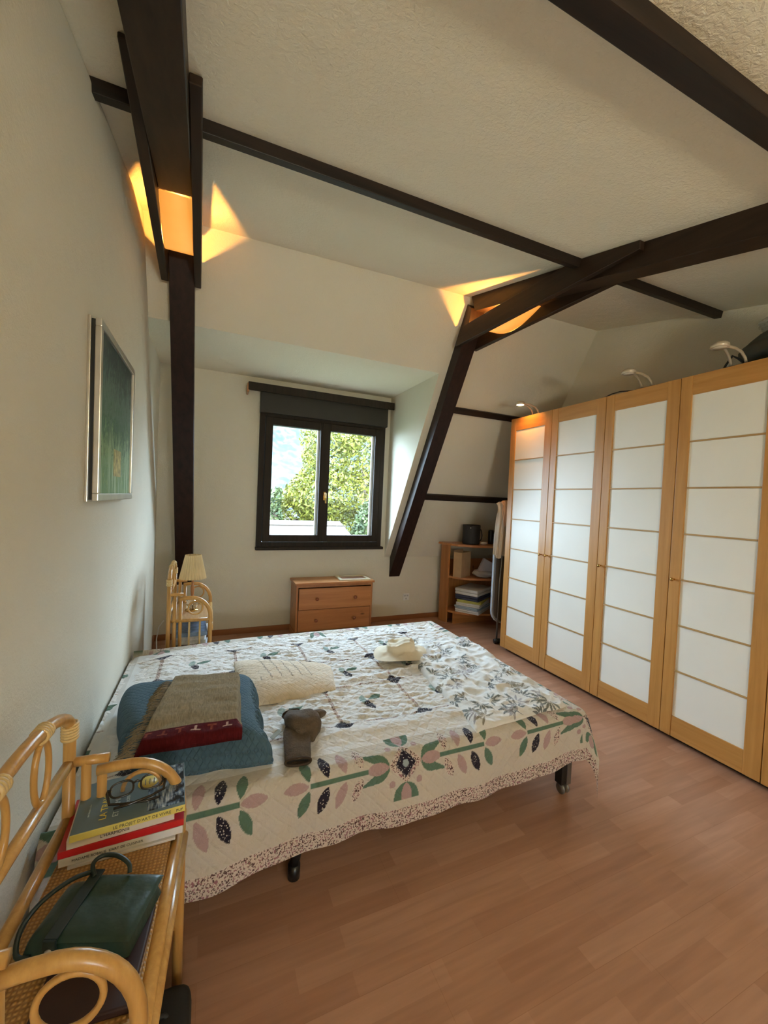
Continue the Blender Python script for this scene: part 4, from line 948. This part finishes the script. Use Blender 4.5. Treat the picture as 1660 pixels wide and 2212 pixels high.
# ------------------------------------------------------------------ books, glasses, pouch on the near stand
def letters(parent, text, M_, size, m, name='lettering'):
    cu = bpy.data.curves.new('t', 'FONT'); cu.body = text; cu.size = size; cu.extrude = .00025; cu.align_x = 'LEFT'; cu.fill_mode = 'BOTH'
    o = bpy.data.objects.new('t', cu); COL.objects.link(o); dg = bpy.context.evaluated_depsgraph_get(); dg.update()
    me = bpy.data.meshes.new_from_object(o.evaluated_get(dg)); bpy.data.objects.remove(o); bpy.data.curves.remove(cu)
    me.transform(M_); me.materials.clear(); me.materials.append(m); q = bpy.data.objects.new(name, me); COL.objects.link(q); q.parent = parent; me.name = name; return q
M_INK = plain('dark_ink', (.05, .05, .05), .5); M_PAGES = plain('book_pages', (.66, .60, .48), .8, bmp=.3, bscale=300)
def book(label, loc, rot, w, d, h, cover, spinec, topc=None, spine_text=None, ink=None, st=.010):
    """lies flat; the spine faces -y"""
    t = thing('book', label, 'book', loc, math.radians(rot), 'books on the near rattan stand')
    MB().box(-w/2+.001, w/2-.002, -d/2+.002, d/2-.003, .0012, h-.0012).build('pages', M_PAGES, t, local=True)
    cv = MB().box(-w/2, w/2, -d/2+.001, d/2, 0, .0012, .0003).box(-w/2, w/2, -d/2+.001, d/2, h-.0012, h, .0003).build('cover', plain('cover_'+label[:14], cover, .3), t, local=True)
    sp_ = MB().box(-w/2, w/2, -d/2-.0015, -d/2+.0015, 0, h, .0006).build('spine', plain('spine_'+label[:14], spinec, .3), t, local=True)
    if spine_text:
        Mx = Matrix.Translation((spine_text[1], -d/2-.0017, h*.5-st*.33)) @ Matrix.Rotation(PI/2, 4, 'X')
        letters(sp_, spine_text[0], Mx, st, ink or M_INK, 'spine_title')
    return t
zb_ = .529
b5 = book('plain white book at the bottom of the stack on the rattan stand', (-.168, 1.145, zb_), 2, .215, .15, .006, (.62, .58, .55), (.62, .58, .55)); zb_ += .0065
b4 = book('red-covered white book second from the bottom of the stack', (-.170, 1.160, zb_), 2.5, .248, .168, .018, (.50, .03, .03), (.66, .63, .60), spine_text=('MADAME ROSALIE  L\'ART DE CUISINER', -.10), st=.008); zb_ += .0185
b3 = book('glossy red book in the middle of the stack on the rattan stand', (-.170, 1.162, zb_), 2.5, .252, .170, .016, (.42, .012, .015), (.48, .015, .018)); zb_ += .0165
b2 = book('cream paperback under the top book of the stack', (-.175, 1.160, zb_), 4, .215, .160, .020, (.62, .54, .46), (.66, .58, .50), spine_text=('L\'HARMONIE', -.045), st=.010); zb_ += .0205
b1 = book('top book of the stack, grey-blue cover with yellow spine and glasses on it', (-.160, 1.160, zb_), 4, .232, .175, .015, (.10, .145, .16), (.68, .56, .14), spine_text=('LE PROJET D\'ART DE VIVRE', -.035), st=.010)
zt_ = zb_+.015
letters(b1.children[0], 'PUF', Matrix.Translation((.096, -.0895, .004)) @ Matrix.Rotation(PI/2, 4, 'X'), .009, M_INK, 'publisher_mark')
M_YEL = plain('yellow_print', (.70, .52, .06), .4); M_PALE = plain('pale_print', (.46, .52, .50), .4)
# cover art: photo at the right with dark strokes, yellow disc, title
M_PHOTO, nt, bs = newmat('cover_photo'); n_ = N(nt, 'ShaderNodeTexNoise', Scale=1.0, Detail=3.0); L(nt, coords(nt, (160, 30, 1)), n_.inputs['Vector'])
n5 = N(nt, 'ShaderNodeTexNoise', Scale=38.0, Detail=3.0); L(nt, coords(nt), n5.inputs['Vector'])
L(nt, mix(nt, ramp(nt, n5.outputs[0], [(.42, (0, 0, 0)), (.55, (1, 1, 1))]), (.012, .013, .018), ramp(nt, n_.outputs[0], [(.35, (.03, .05, .08)), (.5, (.16, .23, .32)), (.65, (.42, .50, .56))])), bs.inputs['Base Color']); bs.inputs['Roughness'].default_value = .25
MB().box(.032, .114, -.076, .085, .0151, .0155).build('cover_photo', M_PHOTO, b1, local=True)
MB().lathe([(.001, .0), (.024, .0), (.024, -.0006)], 28, (.030, .035, .0162)).build('yellow_disc', M_YEL, b1, local=True)
bars = MB()
for k in range(4): bars.box(.012+k*.010, .014+k*.010, .024, .046, .0163, .0166)
bars.build('disc_lines', M_INK, b1, local=True)
letters(b1, 'LA TRAVER', Matrix.Translation((-.052, -.062, .0152)) @ Matrix.Rotation(PI/2, 4, 'Z'), .021, M_YEL, 'cover_title')
letters(b1, 'ET L\'AME', Matrix.Translation((-.028, -.062, .0152)) @ Matrix.Rotation(PI/2, 4, 'Z'), .017, M_PALE, 'cover_title')
letters(b1, 'recits', Matrix.Translation((-.008, -.030, .0152)) @ Matrix.Rotation(PI/2, 4, 'Z'), .014, M_PALE, 'cover_title')
letters(b1, 'une histoire a lire', Matrix.Translation((-.088, -.040, .0152)) @ Matrix.Rotation(PI/2, 4, 'Z'), .006, M_PALE, 'cover_title')
# reading glasses on the top book
gs = thing('reading_glasses', 'dark-framed reading glasses lying on the top book', 'glasses', (-.150, 1.135, zt_+.0045), math.radians(8))
M_FRAME = plain('tortoise_frame', (.025, .018, .012), .2)
m, nt, b = newmat('lens_glass'); b.inputs['Transmission Weight'].default_value = .95; b.inputs['Roughness'].default_value = .0; b.inputs['IOR'].default_value = 1.1
tilt = math.radians(40)
def ring(cx):
    out = []
    for a in np.linspace(0, 2*PI, 33)[:-1]:
        x = .025*abs(math.cos(a))**.75*math.copysign(1, math.cos(a)); z = .017*abs(math.sin(a))**.75*math.copysign(1, math.sin(a))
        out.append((cx+x, .030+z*math.cos(tilt), .017+z*math.sin(tilt)))
    return out
rims = MB()
for cx in (-.033, .033): rims.tube(ring(cx), .0024, 8, closed=True)
rims.tube([(-.010, .034, .021), (0, .037, .024), (.010, .034, .021)], .0026, 8)
rims.build('rims', M_FRAME, gs, local=True)
for cx in (-.033, .033):
    r_ = ring(cx); MB().add(r_+[(cx, .030, .017)], [(i, (i+1) % 32, 32) for i in range(32)], True).build('lens', m, gs, local=True)
for s_, e in ((-1, -.050), (1, .055)):
    MB().tube([(s_*.061, .034, .020), (s_*.064, .028, .016), (s_*.058, .000, .006), (s_*.030, -.012-.003*s_, .004+.004*(s_ > 0)), (-s_*.020, -.022, .003+.004*(s_ > 0)), (-s_*.048, -.018, .001+.004*(s_ > 0))], [.0035, .0035, .0032, .003, .003, .003], 8).build('temple', M_FRAME, gs, local=True)

# dark green leather pouch with cord
pc = thing('leather_pouch', 'dark green leather pouch with cord and snap on the near rattan stand', 'pouch', (-.180, .895, .544), math.radians(-20))
M_LEATH = plain('dark_green_leather', (.016, .040, .028), .38, bmp=.25, bscale=70)
M_LEATH2 = plain('dark_green_leather_edge', (.008, .018, .014), .45)
def rsheet(w, d, z0, h, seed, n=40):
    u = np.linspace(-1, 1, n); U, V = np.meshgrid(u, u, indexing='ij'); pr_ = lambda t: (1-np.abs(t)**9)**.5
    return U*w/2, V*d/2, z0+h*pr_(U)*pr_(V)+.0025*waves(U, V, seed, .4, 2, 6)*pr_(U)*pr_(V)
X, Y, Z = rsheet(.185, .120, .0, .040, 3); MB().grid(X, Y, Z).grid(X[::-1], Y[::-1], Z[::-1]*.0).build('body', M_LEATH, pc, local=True)
fl = MB(); X, Y, Z = rsheet(.145, .128, .034, .009, 6); fl.grid(X+.022, Y, Z).grid(X[::-1]+.022, Y[::-1], Z[::-1]*0+.0335).build('flap', M_LEATH, pc, local=True)
MB().box(-.048, -.026, -.068, .066, .043, .0465, .001).box(-.048, -.026, -.072, -.067, .006, .046, .002).build('strap', M_LEATH2, pc, local=True)
MB().lathe([(.001, .004), (.005, .0035), (.0065, .0015), (.0065, 0)], 14, (-.037, -.072, .026), mat=Matrix.Rotation(PI/2, 4, 'X')).build('snap', M_CHROME, pc, local=True)
cd = [(-.037, .05, .046), (-.050, .065, .058), (-.040, .080, .062), (-.010, .080, .062), (.020, .068, .056), (.028, .058, .045)]
def smooth_path(p, n=6):
    p = [Vector(q) for q in p]; out = []
    for i in range(len(p)-1):
        a, b, c, d_ = p[max(i-1, 0)], p[i], p[i+1], p[min(i+2, len(p)-1)]
        for k in range(n):
            t = k/n; out.append(.5*((2*b)+(-a+c)*t+(2*a-5*b+4*c-d_)*t*t+(-a+3*b-3*c+d_)*t**3))
    return out+[p[-1]]
MB().tube(smooth_path(cd), .0042, 8).build('cord', M_LEATH2, pc, local=True)
MB().tube(smooth_path([(-.045, .06, .048), (-.07, .03, .058), (-.095, -.01, .055), (-.108, -.04, .035), (-.098, -.062, .010), (-.075, -.062, .006)]), .0042, 8).build('cord', M_LEATH2, pc, local=True)
tag(MB().box(-.085, .062, -.10, .075, 0, .014, .003, mat=Matrix.Translation((-.15, .835, .5285)) @ Matrix.Rotation(math.radians(-6), 4, 'Z')).build('notebook', plain('dark_maroon_cover', (.030, .010, .008), .55)), 'thin dark maroon notebook under the green pouch', 'notebook')
# black thing on the floor under the stand
kb = thing('black_shoulder_bag', 'black bag standing on the floor by the near rattan stand', 'bag', (-.02, 1.10, 0))
blob(-.075, 1.075, .045, .065, .060, .050, 12, .02, pw=.45).build('body', M_BLACK, kb)
MB().tube([(-.12, 1.06, .07), (-.10, 1.06, .10), (-.07, 1.06, .10), (-.05, 1.06, .075)], .005, 8).build('handle', M_BLACK, kb)

# ------------------------------------------------------------------ outside: roof ledge, trees, hillside
M_TILE = plain('pale_roof_slabs', (.055, .047, .040), .8, var=.3, nscale=3)
rf = thing('garage_roof', 'flat pale garage roof just below the window outside', 'roof', (2.1, 11, .3))
MB().hexa([(.2, 9.2, .2), (3.15, 9.2, .2), (3.58, 11.6, .4), (.2, 11.6, .4), (.2, 9.2, .50), (3.15, 9.2, .50), (3.58, 11.6, .70), (.2, 11.6, .70)]).build('slab', M_TILE, rf)
MB().box(.2, 3.45, 10.55, 10.62, .60, .645).build('drip_edge', M_WINFR, rf)
def leafmat(name, c1, c2):
    m, nt, b = newmat(name); n = N(nt, 'ShaderNodeTexNoise', Scale=3.5, Detail=4.0); L(nt, coords(nt), n.inputs['Vector'])
    L(nt, ramp(nt, n.outputs[0], [(.35, c1), (.65, c2)]), b.inputs['Base Color']); b.inputs['Roughness'].default_value = .6
    b.inputs['Subsurface Weight'].default_value = 0; b.inputs['Specular IOR Level'].default_value = .3
    return m
M_LEAFY = leafmat('yellow_green_leaves', (.034, .040, .002), (.100, .095, .006))
M_LEAFD = leafmat('dark_green_leaves', (.011, .020, .006), (.038, .055, .014))
M_BARK = plain('bark', (.10, .07, .05), .9)
def tree(label, cx, cy, cz, rx, ry, rz, n, m, sz, seed, base=-3.0):
    t = thing('leafy_tree', label, 'tree', (cx, cy, base))
    r = np.random.default_rng(seed); d = r.normal(size=(n, 3)); d /= np.linalg.norm(d, axis=1)[:, None]; rad = r.uniform(.55, 1.0, n)**.5*(1+.16*np.sin(d[:, 0]*7+seed)+.14*np.cos(d[:, 2]*9))
    c = np.array([cx, cy, cz])+d*rad[:, None]*np.array([rx, ry, rz])
    a = r.normal(size=(n, 3)); a /= np.linalg.norm(a, axis=1)[:, None]; b = np.cross(a, r.normal(size=(n, 3))); b /= np.linalg.norm(b, axis=1)[:, None]
    s = sz*r.uniform(.6, 1.3, n)[:, None]; P4 = np.stack([c-a*s, c+b*s*.45, c+a*s, c-b*s*.45], 1).reshape(-1, 3)
    f = np.arange(4*n).reshape(n, 4); MB().add(P4.tolist(), f.tolist()).build('foliage', m, t)
    MB().tube([(cx, cy, base), (cx+.1, cy, cz-rz*.3), (cx, cy, cz+rz*.4)], [.28, .2, .06], 10).build('trunk', M_BARK, t)
tree('large yellow-green tree outside, filling the right window sash', 5.0, 13.6, 1.5, 2.35, 1.6, 2.8, 30000, M_LEAFY, .075, 1)
tree('yellow-green tree outside, in the lower part of the left sash', 2.7, 14.0, .0, 1.5, 1.0, 1.55, 14000, M_LEAFY, .07, 2)
tree('darker green shrub outside, at the bottom of the right sash', 4.5, 10.9, .1, .85, .7, 1.25, 9000, M_LEAFD, .07, 3)
tree('small dark fir top outside, at the left edge of the window', 1.75, 13.0, .7, .35, .35, 1.0, 1500, M_LEAFD, .08, 4)
# wooded hillside far behind
t = thing('wooded_hillside', 'hazy wooded hillside far beyond the trees', 'hill', (10, 60, 0))
U, V = np.meshgrid(np.linspace(-30, 60, 160), np.linspace(0, 1, 70), indexing='ij'); Xh = U; Yh = 45+V*35; Zh = -6+V*27+waves(U/14, V*2, 4, .5, 6, 14)*2.0
hm, nt, b = newmat('hillside_woods'); n = N(nt, 'ShaderNodeTexNoise', Scale=.9, Detail=6.0); L(nt, coords(nt), n.inputs['Vector'])
L(nt, ramp(nt, n.outputs[0], [(.38, (.007, .014, .020)), (.5, (.014, .022, .011)), (.62, (.034, .040, .026))]), b.inputs['Base Color']); b.inputs['Roughness'].default_value = 1
MB().grid(Xh, Yh, Zh).build('slope', hm, t)
M_HOUSE = plain('pale_render', (.06, .052, .048), .8); M_ROOFB = plain('blue_grey_roof', (.03, .05, .10), .7)
for k, (x, y, z, w) in enumerate(((4.6, 36, -1.5, 2.2), (9.6, 39, -2.6, 2.0))):
    hs = thing('distant_house', ['pale distant house with blue-grey roof, seen at the left of the window', 'pale distant house lower down, partly hidden by trees'][k], 'house', (x, y, z))
    MB().box(x-w, x+w, y, y+3, z-2, z+1.6).build('walls', M_HOUSE, hs)
    MB().prism([(x-w-.3, z+1.6), (x+w+.3, z+1.6), (x, z+3.2)], 'y', y-.3, y+3.3).build('roof', M_ROOFB, hs)
structure('ground_outside', MB().box(-40, 70, 5.0, 90, -4.2, -4.0), M_LEAFD)
